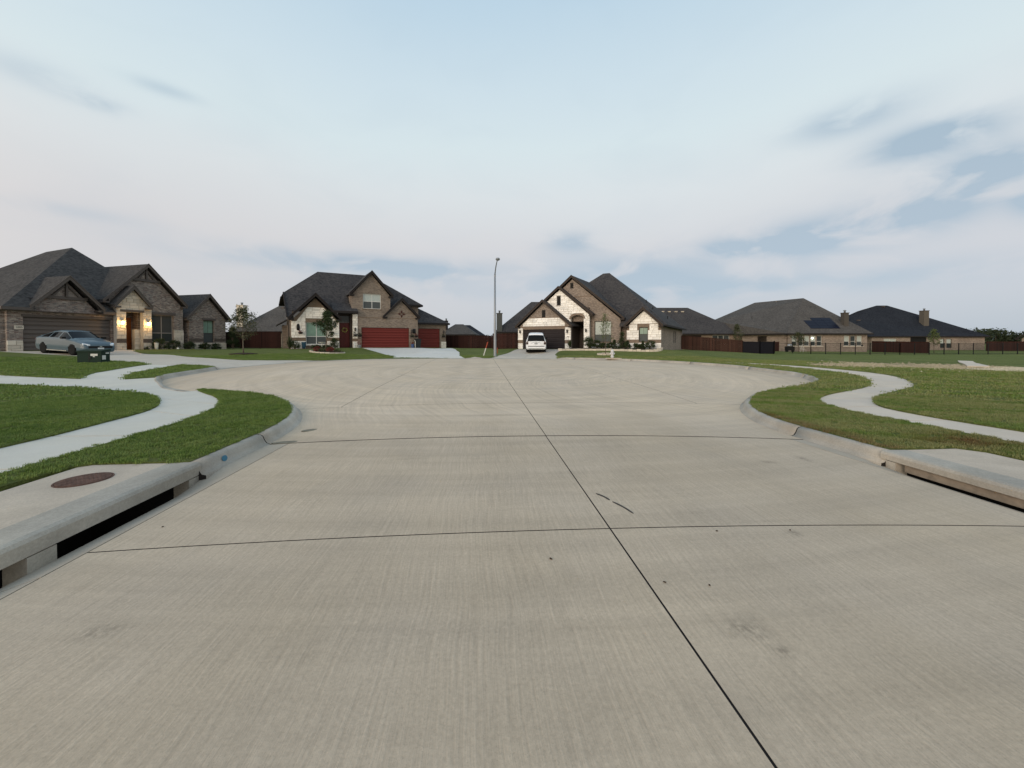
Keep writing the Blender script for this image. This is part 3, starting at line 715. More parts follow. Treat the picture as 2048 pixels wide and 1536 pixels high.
# ------------------------------------------------------------------ kerb: swept section, laid in lengths
kerb_e = struct_e('kerb')
def kerb_run(i0, i1, front_drop=0.):
    mb = MB(); B = KB[i0:i1+1].copy(); t_ = np.gradient(KB, axis=0)[i0:i1+1]; t_ /= np.linalg.norm(t_, axis=1)[:, None]
    nl = np.stack([t_[:, 1], -t_[:, 0]], 1)              # towards the road
    B[0] += t_[0]*.010; B[-1] -= t_[-1]*.010
    V = []
    for p, n_ in zip(B, nl):
        h = kerb_h(*p); zr = float(zb(*p)); 
        prof = [(-.0, -.12), (0, h), (.03, h), (.075, h-.008*(h > .08)), (.105, h-.03*(h/.15)), (.125, h*.45), (.16, .012*(h/.15)), (.21, .0), (.21, -.12)]
        if h < .06: prof = [(0, -.12), (0, h), (.03, h*.95), (.075, h*.8), (.105, h*.6), (.125, h*.45), (.16, h*.25), (.21, .002), (.21, -.12)]
        for a, z in prof: V.append((p[0]+n_[0]*a, p[1]+n_[1]*a, zr+z+.003))
    m_ = 9; F = []
    for i in range(len(B)-1):
        for k in range(m_-1): F.append((i*m_+k, i*m_+k+1, (i+1)*m_+k+1, (i+1)*m_+k))
    F.append(tuple(range(m_-1, -1, -1))); F.append(tuple((len(B)-1)*m_+k for k in range(m_)))
    mb.add(V, [f[::-1] for f in F]); o = mb.build('kerb_length', M_KERB, kerb_e); o.data.materials.append(M_TAR_SHADE); o.data.polygons[-1].material_index = 1; o.data.polygons[-2].material_index = 1  # end faces painted dark as shade in the gaps, otherwise sunlit
    for k, p_ in enumerate(o.data.polygons): p_.use_smooth = k < (len(B)-1)*(m_-1)
    return o
# lengths: skip the two storm inlets on the straight
S_ = np.r_[0, np.cumsum(np.linalg.norm(np.diff(KB, axis=0), axis=1))]
iL = int(np.argmin(np.abs(KB[:, 1]-4.95)+10*(KB[:, 0] > 0))); iL2 = int(np.argmin(np.abs(KB[:, 1]-6.25)+10*(KB[:, 0] > 0)))
iR2 = int(np.argmin(np.abs(KB[:, 1]-5.9)+20*(KB[:, 0] < 0))); iR = int(np.argmin(np.abs(KB[:, 1]-4.62)+20*(KB[:, 0] < 0)))
kerb_run(iL, iL2)
i = iL2
while i < iR2:
    j = i
    while j < iR2 and S_[j]-S_[i] < 4.4: j += 1
    if iR2-j < 4: j = iR2
    kerb_run(i, j); i = j
kerb_run(iR2, iR)

# ------------------------------------------------------------------ storm inlets
def inlet(side):
    r = empty('storm_inlet', (-3.3 if side < 0 else 5.26, 3.0, 0), label='kerb storm drain inlet with a deep black opening and a manhole cover in its slab' if side < 0 else 'kerb storm drain inlet under a plain concrete slab with a long narrow opening', cat='storm drain', group='kerb inlets on both sides of the street')
    s = side; y0, y1 = -2.2-3.0, (4.85 if s < 0 else 4.62)-3.0
    # local: x away from the road = s
    def X(a): return s*a
    top = MB()
    # lip beam with a rounded nose
    lb = .006 if s < 0 else .046                        # underside of the lip
    prof = [(.36, .152), (.06, .158), (.018, .146), (0, .118), (.0, lb+.008), (.022, lb), (.36, lb)]
    n = len(prof); V = [(X(a), y0, z) for a, z in prof]+[(X(a), y1, z) for a, z in prof]
    top.add(V, [tuple(range(n)), tuple(range(2*n-1, n-1, -1))]+[(i_, (i_+1) % n, (i_+1) % n+n, i_+n) for i_ in range(n)])
    top.build('lip', M_KERB, r)
    sl = MB(); sl.box(X(.362), y0, -.02, X(1.28 if s < 0 else 1.27), y1, .150); sl.build('top_slab', M_INLET, r)
    ops = [(3.28-3, 4.66-3), (1.70-3, 3.08-3), (.1-3, 1.5-3)] if s < 0 else [(-1.6-3, 1.2-3), (1.55-3, 4.44-3)]
    edges = [y0]+[v for o_ in sorted(ops) for v in o_]+[y1]
    for k in range(0, len(edges), 2):
        p = MB(); p.box(X(0.004), edges[k], -.30, X(.17), edges[k+1], lb-.002); p.build('pier', M_KERB, r)
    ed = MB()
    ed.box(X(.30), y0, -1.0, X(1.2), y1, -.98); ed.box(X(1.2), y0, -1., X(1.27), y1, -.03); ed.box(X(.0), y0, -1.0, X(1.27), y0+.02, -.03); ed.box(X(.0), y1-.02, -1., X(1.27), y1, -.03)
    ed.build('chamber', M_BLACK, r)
    if s > 0:
        q = MB(); q.box(X(.05), y0+.05, -.050, X(.09), y1-.25, lb-.002); q.build('back_wall', mat('stained_concrete', (.27, .22, .17), .9, var=.3), r)
    else:
        q = MB(); q.box(X(.075), ops[0][0], -.022, X(.10), ops[0][1], .006); q.build('inner_lip', M_KERB, r)
    return r
inl = inlet(-1); inr = inlet(1)
mc = empty('manhole_cover', (-4.10, 4.34, .152), label='round rusty iron manhole cover set in the left inlet slab', cat='manhole cover')
m_rust = mat('rusty_iron', (.115, .062, .045), .85, var=.4, vscale=12, bump=.6, bscale=60)
q = MB(); q.lathe([(.222, -.02), (.222, .003), (.208, .003), (.208, -.001), (0.001, -.001)], seg=40); q.build('frame_ring', m_rust, mc)
q = MB(); q.lathe([(.203, -.01), (.203, .005), (.198, .007), (.001, .007)], seg=40); lid = q.build('lid', m_rust, mc)
q = MB()
for a in range(-9, 10):
    for b in range(-9, 10):
        if math.hypot(a, b)*.021 < .18 and (a+b) % 2 == 0: q.box(a*.021-.006, b*.021-.006, .007, a*.021+.006, b*.021+.006, .0080)
q.build('grip_studs', m_rust, lid)
# blue paint mark on the kerb face, mortar patches in the gutter, tar streaks, leaves and twigs
q = MB(); q.lathe([(.052, 0), (.050, .0035), (.001, .004)], seg=14, sx_=.75); o = q.build('kerb_marker', mat('blue_marker', (.05, .17, .25), .5), None)
o.location = (-3.294, 5.26, .075); o.rotation_euler = (0, R(76), 0); tag(o, 'small blue round marker on the left kerb face beyond the storm inlet', 'marker')
def flat_patch(name, label, cat, x, y, rx, ry, m_, n=11, th=.004, rot=0.):
    P = []
    for k in range(n):
        a = 2*math.pi*k/n; r_ = 1+.3*(random.random()-.5); P.append((rx*r_*math.cos(a), ry*r_*math.sin(a)))
    z = float(road(x, y)[0]) if sdist(x, y)[0] < -.15 else float(terr(x, y)[0])
    q_ = MB(); q_.slab([(p[0], p[1], th) for p in P], th*1.5); o_ = q_.build(name, m_, None); o_.location = (x, y, z+.001); o_.rotation_euler = (0, 0, rot)
    return tag(o_, label, cat)
m_patch = mat('damp_silt', (.20, .18, .135), .9, var=.3)
flat_patch('silt_patch', 'larger grey silt patch at the end of the kerb joint', 'patch', -3.0, 6.22, .19, .065, m_patch, 13, .006, .2)
flat_patch('silt_patch', 'smaller grey silt patch in the gutter further round the bend', 'patch', -2.98, 7.0, .13, .07, m_patch, 13, .006, .7)
m_tar = mat('tar_streak', (.055, .047, .04), .7)
for a, b, lab in (((1.135, 3.66), (1.215, 3.50), 'upper of two dark tar dashes right of the centre joint'), ((1.23, 3.46), (1.325, 3.21), 'lower longer dark tar dash right of the centre joint')):
    q = MB(); n = 9
    P = []; Q = []
    for k in range(n):
        t_ = k/(n-1); x = a[0]+(b[0]-a[0])*t_+.012*math.sin(t_*math.pi); y = a[1]+(b[1]-a[1])*t_; w_ = .0035*(1-.3*random.random())*(1 if 0 < k < n-1 else .3)+.001
        P.append((x-w_*2.0, y-w_)); Q.append((x+w_*2.0, y+w_))
    zz = [float(road(*p)[0])+.004 for p in P]
    for k in range(n-1): q.slab([(*P[k], zz[k]), (*Q[k], zz[k]), (*Q[k+1], zz[k+1]), (*P[k+1], zz[k+1])], .004)
    tag(q.build('tar_dash', m_tar, None), lab, 'tar mark')
m_dead = mat('dead_leaf', (.05, .034, .022), .8)
for k, (x, y, s_, lab) in enumerate([(.485, 2.585, .014, 'single dark dry leaf on the near slab left of the centre joint'), (1.14, 2.27, .010, 'small dry leaf beside the centre joint'), (1.40, 2.22, .010, 'dry leaf scrap right of the centre joint'), (-2.66, 3.45, .012, 'dark pebble on the left gutter joint'), (1.86, 2.86, .009, 'tiny leaf scrap on the right-hand lane'), (2.46, 2.84, .009, 'tiny dark scrap far right of the lane')]):
    q = MB(); P = [(s_*(1+.3*random.random())*math.cos(a), s_*.6*math.sin(a)) for a in np.linspace(0, 2*math.pi, 7)[:-1]]
    n = len(P); q.add([(p[0], p[1], .002+.004*(i_ % 2)) for i_, p in enumerate(P)]+[(0, 0, .009), (0, 0, 0)], [(i_, (i_+1) % n, n) for i_ in range(n)]+[((i_+1) % n, i_, n+1) for i_ in range(n)])
    o = q.build('dry_leaf' if 'leaf' in lab else 'pebble', m_dead, None); o.location = (x, y, float(road(x, y)[0])+.001); o.rotation_euler = (0, 0, random.random()*3); tag(o, lab, 'leaf' if 'leaf' in lab else 'debris')
# concrete flume in the vacant lot
fl = MB(); A = [(31.2, 21.6), (45.0, 32.1)]
n = 12
for k in range(n):
    a = (A[0][0]+(A[1][0]-A[0][0])*k/n, A[0][1]+(A[1][1]-A[0][1])*k/n); b = (A[0][0]+(A[1][0]-A[0][0])*(k+.97)/n, A[0][1]+(A[1][1]-A[0][1])*(k+.97)/n)
    nx, ny = .6*.45, -.8*.45
    P = [(a[0]-nx, a[1]-ny), (b[0]-nx, b[1]-ny), (b[0]+nx, b[1]+ny), (a[0]+nx, a[1]+ny)]
    fl.slab([(p[0], p[1], float(terr(*p)[0])+.09) for p in P], .2)
tag(fl.build('concrete_flume', M_WALKR, None), 'pale concrete drainage flume crossing the bare vacant lot', 'drain')
# crushed limestone lying in the bare patch
def scatter(name, label, m, cat, n, sx, cx, cy, sy, sl, s0, s1, hz):
    rs = np.random.RandomState(5+n); dx = rs.normal(0, sx, n); X = cx+dx; Y = cy+rs.normal(0, sy, n)+dx*sl
    ok = sdist(X, Y) > 4.5; X, Y = X[ok], Y[ok]; Z = terr(X, Y)+.02; mb = MB()
    for x, y, z in zip(X.tolist(), Y.tolist(), Z.tolist()):
        s_ = random.uniform(s0, s1); a = random.random()*3; c, s2 = math.cos(a)*s_, math.sin(a)*s_
        mb.add([(x+c, y+s2, z), (x-s2, y+c, z), (x-c, y-s2, z), (x+s2, y-c, z), (x, y, z+s_*hz)], [(0, 1, 4), (1, 2, 4), (2, 3, 4), (3, 0, 4)])
    return tag(mb.build(name, m, None), label, cat, kind='stuff')
scatter('limestone_rubble', 'crushed pale limestone rubble beside the concrete flume of the vacant lot', mat('limestone_rubble', (.50, .44, .32), .9, var=.3), 'rubble', 3600, 2.8, 30.2, 19.6, .5, .35, .02, .07, .8)
scatter('earth_clods', 'dry tan earth clods on the bare stretch of the vacant lot', mat('dry_earth', (.38, .31, .20), .95, var=.4), 'earth', 5000, 3.6, 26.2, 21.4, 1.4, .2, .02, .085, .6)

# ------------------------------------------------------------------ grass
def clump(name, n, rad, h, wdt, seed):
    rr = random.Random(seed); mb = MB()
    for k in range(n):
        a = rr.random()*6.283; r_ = rad*math.sqrt(rr.random()); x, y = r_*math.cos(a), r_*math.sin(a); b = rr.random()*6.283
        hh = h*rr.uniform(.55, 1.15); le = hh*rr.uniform(.2, .9); dx, dy = math.cos(b), math.sin(b); wx, wy = -dy*wdt/2, dx*wdt/2
        mb.add([(x-wx, y-wy, 0), (x+wx, y+wy, 0), (x+dx*le*.4+wx*.8, y+dy*le*.4+wy*.8, hh*.6), (x+dx*le*.4-wx*.8, y+dy*le*.4-wy*.8, hh*.6), (x+dx*le, y+dy*le, hh)],
               [(0, 1, 2, 3), (3, 2, 4)])
    me = mb.mesh(name); me.materials.append(M_BLADE); return bpy.data.objects.new(name, me)
def grass(name, label, polys, zoff, dens, clumps, smin, smax, seed):
    "turf patches (2-D rings with a density) scattered with tuft instances"
    n0 = bpy.data.meshes.new(name)
    vs, fs, dd = polys; n0.from_pydata(vs, [], fs); at = n0.attributes.new('dens', 'FLOAT', 'POINT'); at.data.foreach_set('value', dd); n0.update()
    o = bpy.data.objects.new(name, n0); COL.objects.link(o); tag(o, label, 'grass', kind='stuff')
    g = bpy.data.node_groups.new(name, 'GeometryNodeTree'); g.interface.new_socket('Geometry', in_out='INPUT', socket_type='NodeSocketGeometry'); g.interface.new_socket('Geometry', in_out='OUTPUT', socket_type='NodeSocketGeometry')
    N = g.nodes; L = g.links; gi = N.new('NodeGroupInput'); go = N.new('NodeGroupOutput')
    ds = N.new('GeometryNodeDistributePointsOnFaces'); L.new(gi.outputs[0], ds.inputs['Mesh']); ds.inputs['Seed'].default_value = seed
    na = N.new('GeometryNodeInputNamedAttribute'); na.data_type = 'FLOAT'; na.inputs['Name'].default_value = 'dens'; L.new(na.outputs[0], ds.inputs['Density'])
    jn = N.new('GeometryNodeGeometryToInstance')
    for c in clumps:
        oi = N.new('GeometryNodeObjectInfo'); oi.inputs['Object'].default_value = c; L.new(oi.outputs['Geometry'], jn.inputs[0])
    ip = N.new('GeometryNodeInstanceOnPoints'); L.new(ds.outputs['Points'], ip.inputs['Points']); L.new(jn.outputs[0], ip.inputs['Instance']); ip.inputs['Pick Instance'].default_value = True
    rv = N.new('FunctionNodeRandomValue'); rv.data_type = 'FLOAT_VECTOR'; rv.inputs['Min'].default_value = (0, 0, 0); rv.inputs['Max'].default_value = (.15, .15, 6.283); L.new(rv.outputs[0], ip.inputs['Rotation'])
    r2 = N.new('FunctionNodeRandomValue'); r2.data_type = 'FLOAT'; r2.inputs[2].default_value = smin; r2.inputs[3].default_value = smax; L.new(r2.outputs[1], ip.inputs['Scale'])
    L.new(ip.outputs[0], go.inputs[0])
    md = o.modifiers.new('tufts', 'NODES'); md.node_group = g
    return o
me = lawn.data; nv_ = len(me.vertices); co = np.empty(nv_*3); me.vertices.foreach_get('co', co); co = co.reshape(-1, 3)
tris = [tuple(p.vertices) for p in me.polygons if p.use_smooth]
dist = np.hypot(co[:, 0], co[:, 1])
def pick(d0, d1, df):
    sel = [t_ for t_ in tris if d0 <= min(dist[i] for i in t_) < d1 and -40 < co[t_[0], 0] < 60 and co[t_[0], 1] > 1.0]
    us = sorted({i for t_ in sel for i in t_}); mp = {u: k for k, u in enumerate(us)}
    return [tuple(co[u]) for u in us], [tuple(mp[i] for i in t_) for t_ in sel], [df(co[u]) for u in us]
cA = [clump('tuft_a', 44, .055, .034, .0046, 1), clump('tuft_b', 40, .055, .028, .0050, 2), clump('tuft_c', 40, .06, .040, .0046, 3)]
cB = [clump('tuft_d', 46, .20, .042, .013, 4), clump('tuft_e', 40, .17, .038, .015, 5)]
def thin(c):
    if math.hypot((c[0]-27)/8, (c[1]-22-.2*(c[0]-27))/3.0) < 1 or math.hypot((c[0]-30)/4.5, (c[1]-19.5-.35*(c[0]-30))/1.3) < 1: return .03
    # worn and bare places
    d = math.exp(-((c[0]-27)/5.5)**2-((c[1]-21.5)/1.8)**2)+0+.9*math.exp(-((c[0]-30.5)/4)**2-((c[1]-19.6)/.9)**2)
    return max(0., 1-d*1.1)
g1 = grass('short_grass', 'short mown turf blades on the verges and lawns nearest the street', pick(0, 14, lambda c: 250.), 0, 0, cA, .7, 1.15, 1)
g2 = grass('lawn_grass', 'mown lawn grass on the front yards and vacant lot beyond the near verges', pick(14, 34, lambda c: 24.*thin(c)), 0, 0, cB, .7, 1.2, 2)
# ragged strip of longer turf that leans over kerbs and walks

# ================================================================== house kit (local axes: x along the front, y back, z up)
def stones(parent, regions, m, v=0., seed=1, hmin=.17, hmax=.32, lmin=.30, lmax=.75, side=None):
    "coursed limestone laid stone by stone on convex (u,z) regions; every stone its own object"
    rr = random.Random(seed); back = MB()
    for reg in regions:
        if side is None: back.ext(reg, v-.012, v+.02)
        else: back.slab([(0, 0, 0), (0, .001, 0), (.001, 0, 0)], .001)
        z0 = min(p[1] for p in reg); z1 = max(p[1] for p in reg); u0 = min(p[0] for p in reg); u1 = max(p[0] for p in reg)
        z = z0
        while z < z1-.02:
            h = rr.uniform(hmin, hmax)
            if z+h > z1-.10: h = z1-z
            u = u0-rr.random()*.4
            while u < u1:
                l = rr.uniform(lmin, lmax)
                subs = [(z, h)] if rr.random() < .75 or h < .24 else [(z, h*.5), (z+h*.5, h*.5)]
                for zz, hh in subs:
                    g = .009
                    P = rect(u+g, zz+g, u+l-g, zz+hh-g); n = len(reg)
                    a = sum(reg[i][0]*reg[(i+1) % n][1]-reg[(i+1) % n][0]*reg[i][1] for i in range(n))
                    for i in range(n):
                        p, q = reg[i], reg[(i+1) % n]; ex, ey = q[0]-p[0], q[1]-p[1]
                        if a < 0: ex, ey = -ex, -ey
                        L_ = math.hypot(ex, ey); A_, B_ = ey/L_, -ex/L_
                        P = clip(P, A_, B_, A_*p[0]+B_*p[1]-.004)
                        if len(P) < 3: break
                    if len(P) < 3: continue
                    ar = abs(sum(P[i][0]*P[(i+1) % len(P)][1]-P[(i+1) % len(P)][0]*P[i][1] for i in range(len(P))))/2
                    if ar < .008: continue
                    cx = sum(p[0] for p in P)/len(P); cz = sum(p[1] for p in P)/len(P); d = rr.uniform(.030, .050)
                    n = len(P); s_ = .94
                    V = [(p[0]-cx, 0, p[1]-cz) for p in P]+[((p[0]-cx)*s_, -d, (p[1]-cz)*s_) for p in P]
                    m_ = MB(); m_.add(V, [tuple(range(n, 2*n))]+[(i, (i+1) % n, (i+1) % n+n, i+n) for i in range(n)])
                    o = m_.build('stone', m, parent); o.location = (cx, v-.012, cz)
                u += l
            z += h
    if side is None: back.build('mortar_bed', M_MORT, parent)
def gable_roof(parent, uc, half, zt, zp, v0, v1, mroof, mtrim, th=.10, board=.20, boards=True, back_board=False):
    "two slopes from eaves to ridge, with rake boards and short eave returns on the front"
    for s in (-1, 1):
        mb = MB(); mb.slab([(uc, v0, zp), (uc+s*half, v0, zt), (uc+s*half, v1, zt), (uc, v1, zp)], th); mb.build('roof_slope', mroof, parent)
        if boards:
            sl = (zp-zt)/half; dz = board*math.sqrt(1+sl*sl)
            b = MB(); P = [(uc, zp+.015), (uc+s*(half+.02), zt+.015-.02*sl), (uc+s*(half+.02), zt-dz*.9-.0), (uc, zp-dz)]
            b.ext(P, v0-.045, v0-.003); b.build('rake_board', mtrim, parent)
            ln = MB(); P2 = [(uc, zp+.045), (uc+s*(half+.06), zt+.045-.06*sl), (uc+s*(half+.06), zt-.03-.06*sl), (uc, zp-.03)]
            ln.ext(P2, v0-.075, v0-.047); ln.build('drip_edge', mtrim, parent)
            r = MB(); r.box(uc+s*(half+.02), v0+.0, zt-dz*.9, uc+s*(half-.42), v0+.50, zt-dz*.9+.14); r.build('eave_return', mtrim, parent)
def roof(parent, faces, m, th=.12, name='roof_slope'):
    for f in faces:
        mb = MB(); mb.slab(f, th); mb.build(name, m, parent)
def onplane(pts3, uv):
    "points (u,v) lifted on to the plane of three points"
    a, b, c = [Vector(p) for p in pts3]; n = (b-a).cross(c-a)
    return [(u, v, a.z-(n.x*(u-a.x)+n.y*(v-a.y))/n.z) for u, v in uv]
def fascia(parent, p, q, m, h=.20, w_=.05):
    mb = MB(); mb.bar((p[0], p[1], p[2]-h/2), (q[0], q[1], q[2]-h/2), w_, h); mb.build('fascia', m, parent)
def window(parent, u0, z0, u1, z1, v, cols=2, top=.5, frame=M_DKFR, g_up=M_GLG, g_lo=M_SCR, sill=None, place=None, grid=False, arch=False):
    pl_ = place or (lambda u, v_, z: (u, v_, z))
    def bx(mb, a, b, c, d, e, f):
        P = [pl_(x, y, z) for x, y, z in ((a, b, c), (d, e, f))]; mb.box(*P[0], *P[1])
    f = MB(); w_ = .055
    for (a, c, d, e) in ((u0, z0, u0+w_, z1), (u1-w_, z0, u1, z1)): bx(f, a, v, c, d, v+.07, e)
    bx(f, u0+w_, v, z0, u1-w_, v+.07, z0+w_); bx(f, u0+w_, v, z1-w_, u1-w_, v+.07, z1)
    o = link('window', f.mesh('window'), parent, frame)
    zm = z0+(z1-z0)*top; cw = (u1-u0-2*w_)/cols
    for k in range(cols):
        a = u0+w_+k*cw; b = a+cw
        if k: q = MB(); bx(q, a-.03, v+.003, z0+w_, a+.03, v+.062, z1-w_); q.build('mullion', frame, o)
        m1 = .03 if k else 0; m2 = .03 if k < cols-1 else 0
        q = MB(); bx(q, a+m1, v+.006, zm-.028, b-m2, v+.058, zm+.028); q.build('meeting_rail', frame, o)
        q = MB(); bx(q, a+m1, v+.030, zm+.028, b-m2, v+.036, z1-w_); q.build('pane', g_up, o)
        q = MB(); bx(q, a+m1, v+.020, z0+w_, b-m2, v+.026, zm-.028); q.build('pane', g_lo, o)
        if grid:
            q = MB(); mu = (a+b)/2; bx(q, mu-.012, v+.018, zm+.03, mu+.012, v+.028, z1-w_); q.build('glazing_bar', frame, o)
    if sill:
        q = MB(); bx(q, u0-.08, v-.15, z0-.09, u1+.08, v+.05, z0-.002); q.build('sill', sill, o)
    return o
def garage_door(parent, u0, z0, u1, z1, v, m, n=4, cols=8, lab=None, hinges=None):
    d = MB(); d.box(u0, v+.05, z0, u1, v+.07, z1); o = link('garage_door', d.mesh('garage_door'), parent, m)
    if lab: o['label'] = lab
    h = (z1-z0)/n
    for k in range(n):
        s_ = MB(); a = z0+k*h+.016; b = z0+(k+1)*h-.016
        s_.box(u0, v+.012, a, u1, v+.049, b)
        # long raised ribs pressed in each section
        for r_ in (.27, .73):
            zc = a+(b-a)*r_; hh_ = (b-a)*.19; s_.add([(u0+.06, v-.034, zc-hh_*.8), (u1-.06, v-.034, zc-hh_*.8), (u1-.06, v+.011, zc-hh_), (u0+.06, v+.011, zc-hh_), (u0+.06, v-.020, zc+hh_*.8), (u1-.06, v-.020, zc+hh_*.8), (u1-.06, v+.011, zc+hh_), (u0+.06, v+.011, zc+hh_)], [(0, 1, 5, 4), (4, 5, 6, 7), (3, 2, 1, 0), (0, 4, 7, 3), (1, 2, 6, 5)])
        s_.build('door_section', m, o)
    if hinges:
        for s in (0, 1):
            for zz in (.82, .2):
                q = MB(); x = u0+.12 if s == 0 else u1-.12; dx = .55*(1 if s == 0 else -1); q.box(x, v-.02, z0+(z1-z0)*zz-.03, x+dx, v-.006, z0+(z1-z0)*zz+.03); q.build('strap_hinge', hinges, o)
    return o
def lamp(name, label, loc, rz, lit=False, group=None, h=.42):
    r = empty(name, loc, rz, label, 'wall lamp', group)
    b = MB(); b.box(-.05, -.0, -.09, .05, -.02, .09); b.bar((0, -.02, .06), (0, -.12, .14), .025, .025); b.build('bracket', M_BLK, r)
    c = MB(); c.lathe([(.02, .17), (.05, .15), (.10, .10), (.105, .085), (.02, .085)][::-1], (0, -.15, 0), 10); c.build('cap', M_BLK, r)
    g = MB(); g.lathe([(.055, -.16), (.075, -.10), (.085, .07), (.06, .082)], (0, -.15, 0), 10)
    if lit: m_ = mat('lamp_globe_lit', (.9, .8, .55), .4, emit=(1., .72, .30), estr=22.)
    else: m_ = mat('lamp_glass_smoked', (.10, .09, .08), .2)
    g.build('lamp_shade', m_, r, True)
    if not lit:
        f = MB()
        for k in range(4): a = R(45+90*k); f.bar((.078*math.cos(a), -.15+.078*math.sin(a), -.16), (.092*math.cos(a), -.15+.092*math.sin(a), .085), .014, .014)
        f.lathe([(.03, -.20), (.062, -.16), (.062, -.15)], (0, -.15, 0), 8); f.build('cage', M_BLK, r)
    if lit:
        for nm, dz, e in (('bulb_light', 0, 55.),):
            ld = bpy.data.lights.new(nm, 'POINT'); ld.energy = e; ld.color = (1., .56, .18); ld.shadow_soft_size = .09
            lo_ = bpy.data.objects.new(nm, ld); COL.objects.link(lo_); lo_.parent = r; lo_.location = (0, -.26, -.02)
    return r
def W2(root, u, v, z=0.):
    "house-local point to world"
    a = root.rotation_euler.z; c, s = math.cos(a), math.sin(a); return (root.location.x+c*u-s*v, root.location.y+s*u+c*v, z)
def vent(parent, u0, z0, u1, z1, v, m=M_DKFR, sill=None, slats=True):
    q = MB(); q.box(u0, v+.0, z0, u0+.05, v+.05, z1); q.box(u1-.05, v, z0, u1, v+.05, z1); q.box(u0+.05, v, z1-.05, u1-.05, v+.05, z1); q.box(u0+.05, v, z0, u1-.05, v+.05, z0+.05)
    q.box(u0+.05, v+.04, z0+.05, u1-.05, v+.046, z1-.05)
    o = link('gable_vent', q.mesh('gable_vent'), parent, m)
    q = MB(); z = z0+.08
    while z < z1-.08: q.add([(u0+.05, v+.005, z), (u1-.05, v+.005, z), (u1-.05, v+.038, z+.05), (u0+.05, v+.038, z+.05)], [(0, 1, 2, 3)]); z += .075
    s_ = q.build('louvre', M_BLK, o)
    if sill: q = MB(); q.box(u0-.06, v-.05, z0-.09, u1+.06, v+.02, z0-.004); q.build('sill', sill, o)
def chimney(parent, x, y, z0, z1, w_, m, cap=True, name='chimney', mcap=None):
    q = MB(); q.box(x-w_/2, y-w_/2, z0, x+w_/2, y+w_/2, z1); c = q.build(name, m, parent)
    q = MB(); q.box(x-w_/2-.06, y-w_/2-.06, z1+.002, x+w_/2+.06, y+w_/2+.06, z1+.10); q.build('chimney_cap', mcap or M_TR2, c)
    q = MB(); q.lathe([(.13, 0), (.13, .28), (.20, .30), (.20, .38), (.05, .44)], (x, y, z1+.102), 10); q.build('flue', M_GALV, c, True)
def roof_vents(parent, pts, m):
    for p in pts: q = MB(); q.box(-.22, -.2, 0, .22, .2, .16); q.box(-.28, -.26, .161, .28, .26, .2); o = q.build('roof_vent', m, parent); o.location = p
def pipe(parent, p, h=.45):
    q = MB(); q.tube([p, (p[0], p[1], p[2]+h)], .045, 8); q.build('vent_pipe', M_BLK, parent)

# ================================================================== left house (double front with lit entry)
h1 = empty('house', (-32.232, 30.118, 0), math.atan2(.9425, .3342), 'dark brick house at far left with lit wall lamps and big taupe garage door', 'house')
def W1(*a): return W2(h1, *a)
G1 = .35
b = MB()
wall(b, [(-.75, G1), (5.02, G1), (5.02, 3.86), (4.1, 3.86), (2.24, 6.16), (.40, 3.86), (-.75, 3.86)], [rect(0, .5, 4.96, 3.30)], 0, .3)
b.build('front_wall', M_BR1, h1)
b = MB(); wall(b, rect(-0.02, G1, 14, 3.86), [], 0, .3, lambda u, v, z: (-.75-v+.30-.298, u+.302, z)); b.build('side_wall', M_BR1, h1)
garage_door(h1, 0.004, .80, 4.956, 3.296, .16, M_GD1, 4, lab='wide grey-brown garage door with strap hinges', hinges=M_BLK)
b = MB(); b.box(-.08, -.05, 3.30, 5.0, -.002, 3.47); b.build('door_header', M_TR1, h1)
stones(h1, [rect(-.78, .55, -.02, 1.60)], M_ST1, -.0, 3)
b = MB(); b.box(-.42, -.035, 2.40, .02, -.002, 2.66); pq = b.build('address_plaque', M_ST1, h1); pq['label'] = 'pale address plaque with four dark digits'
def digits(parent, txt, u, z, v, s_, m):
    cu = bpy.data.curves.new('house_number', 'FONT'); cu.body = txt; cu.size = s_; cu.extrude = .004; cu.align_x = 'CENTER'; cu.align_y = 'CENTER'
    o = bpy.data.objects.new('house_number', cu); COL.objects.link(o)
    dg = bpy.context.evaluated_depsgraph_get(); me = bpy.data.meshes.new_from_object(o.evaluated_get(dg)); bpy.data.objects.remove(o)
    o = link('house_number', me, parent, m); o.rotation_euler = (R(90), 0, 0); o.location = (u, v, z); return o
digits(pq, '1005', -.20, 2.53, -.040, .17, M_BLK)
gable_roof(h1, 2.24, 2.06, 4.14, 6.52, -.5, 4.6, M_RF1, M_TR1)
for a_, b_ in (((1.05, -.06, 4.84), (3.44, -.06, 4.84)), ((2.24, -.06, 4.9), (2.24, -.06, 6.2))):
    q = MB(); q.bar(a_, b_, .12, .22 if a_[2] == b_[2] else .24, (0, 0, 1)); q.build('gable_truss', M_TR1, h1)
for s in (-1, 1): q = MB(); q.bar((2.24+s*.75, -.05, 4.95), (2.24+s*.1, -.05, 5.75), .1, .14, (0, 1, 0)); q.build('gable_brace', M_TR1, h1)
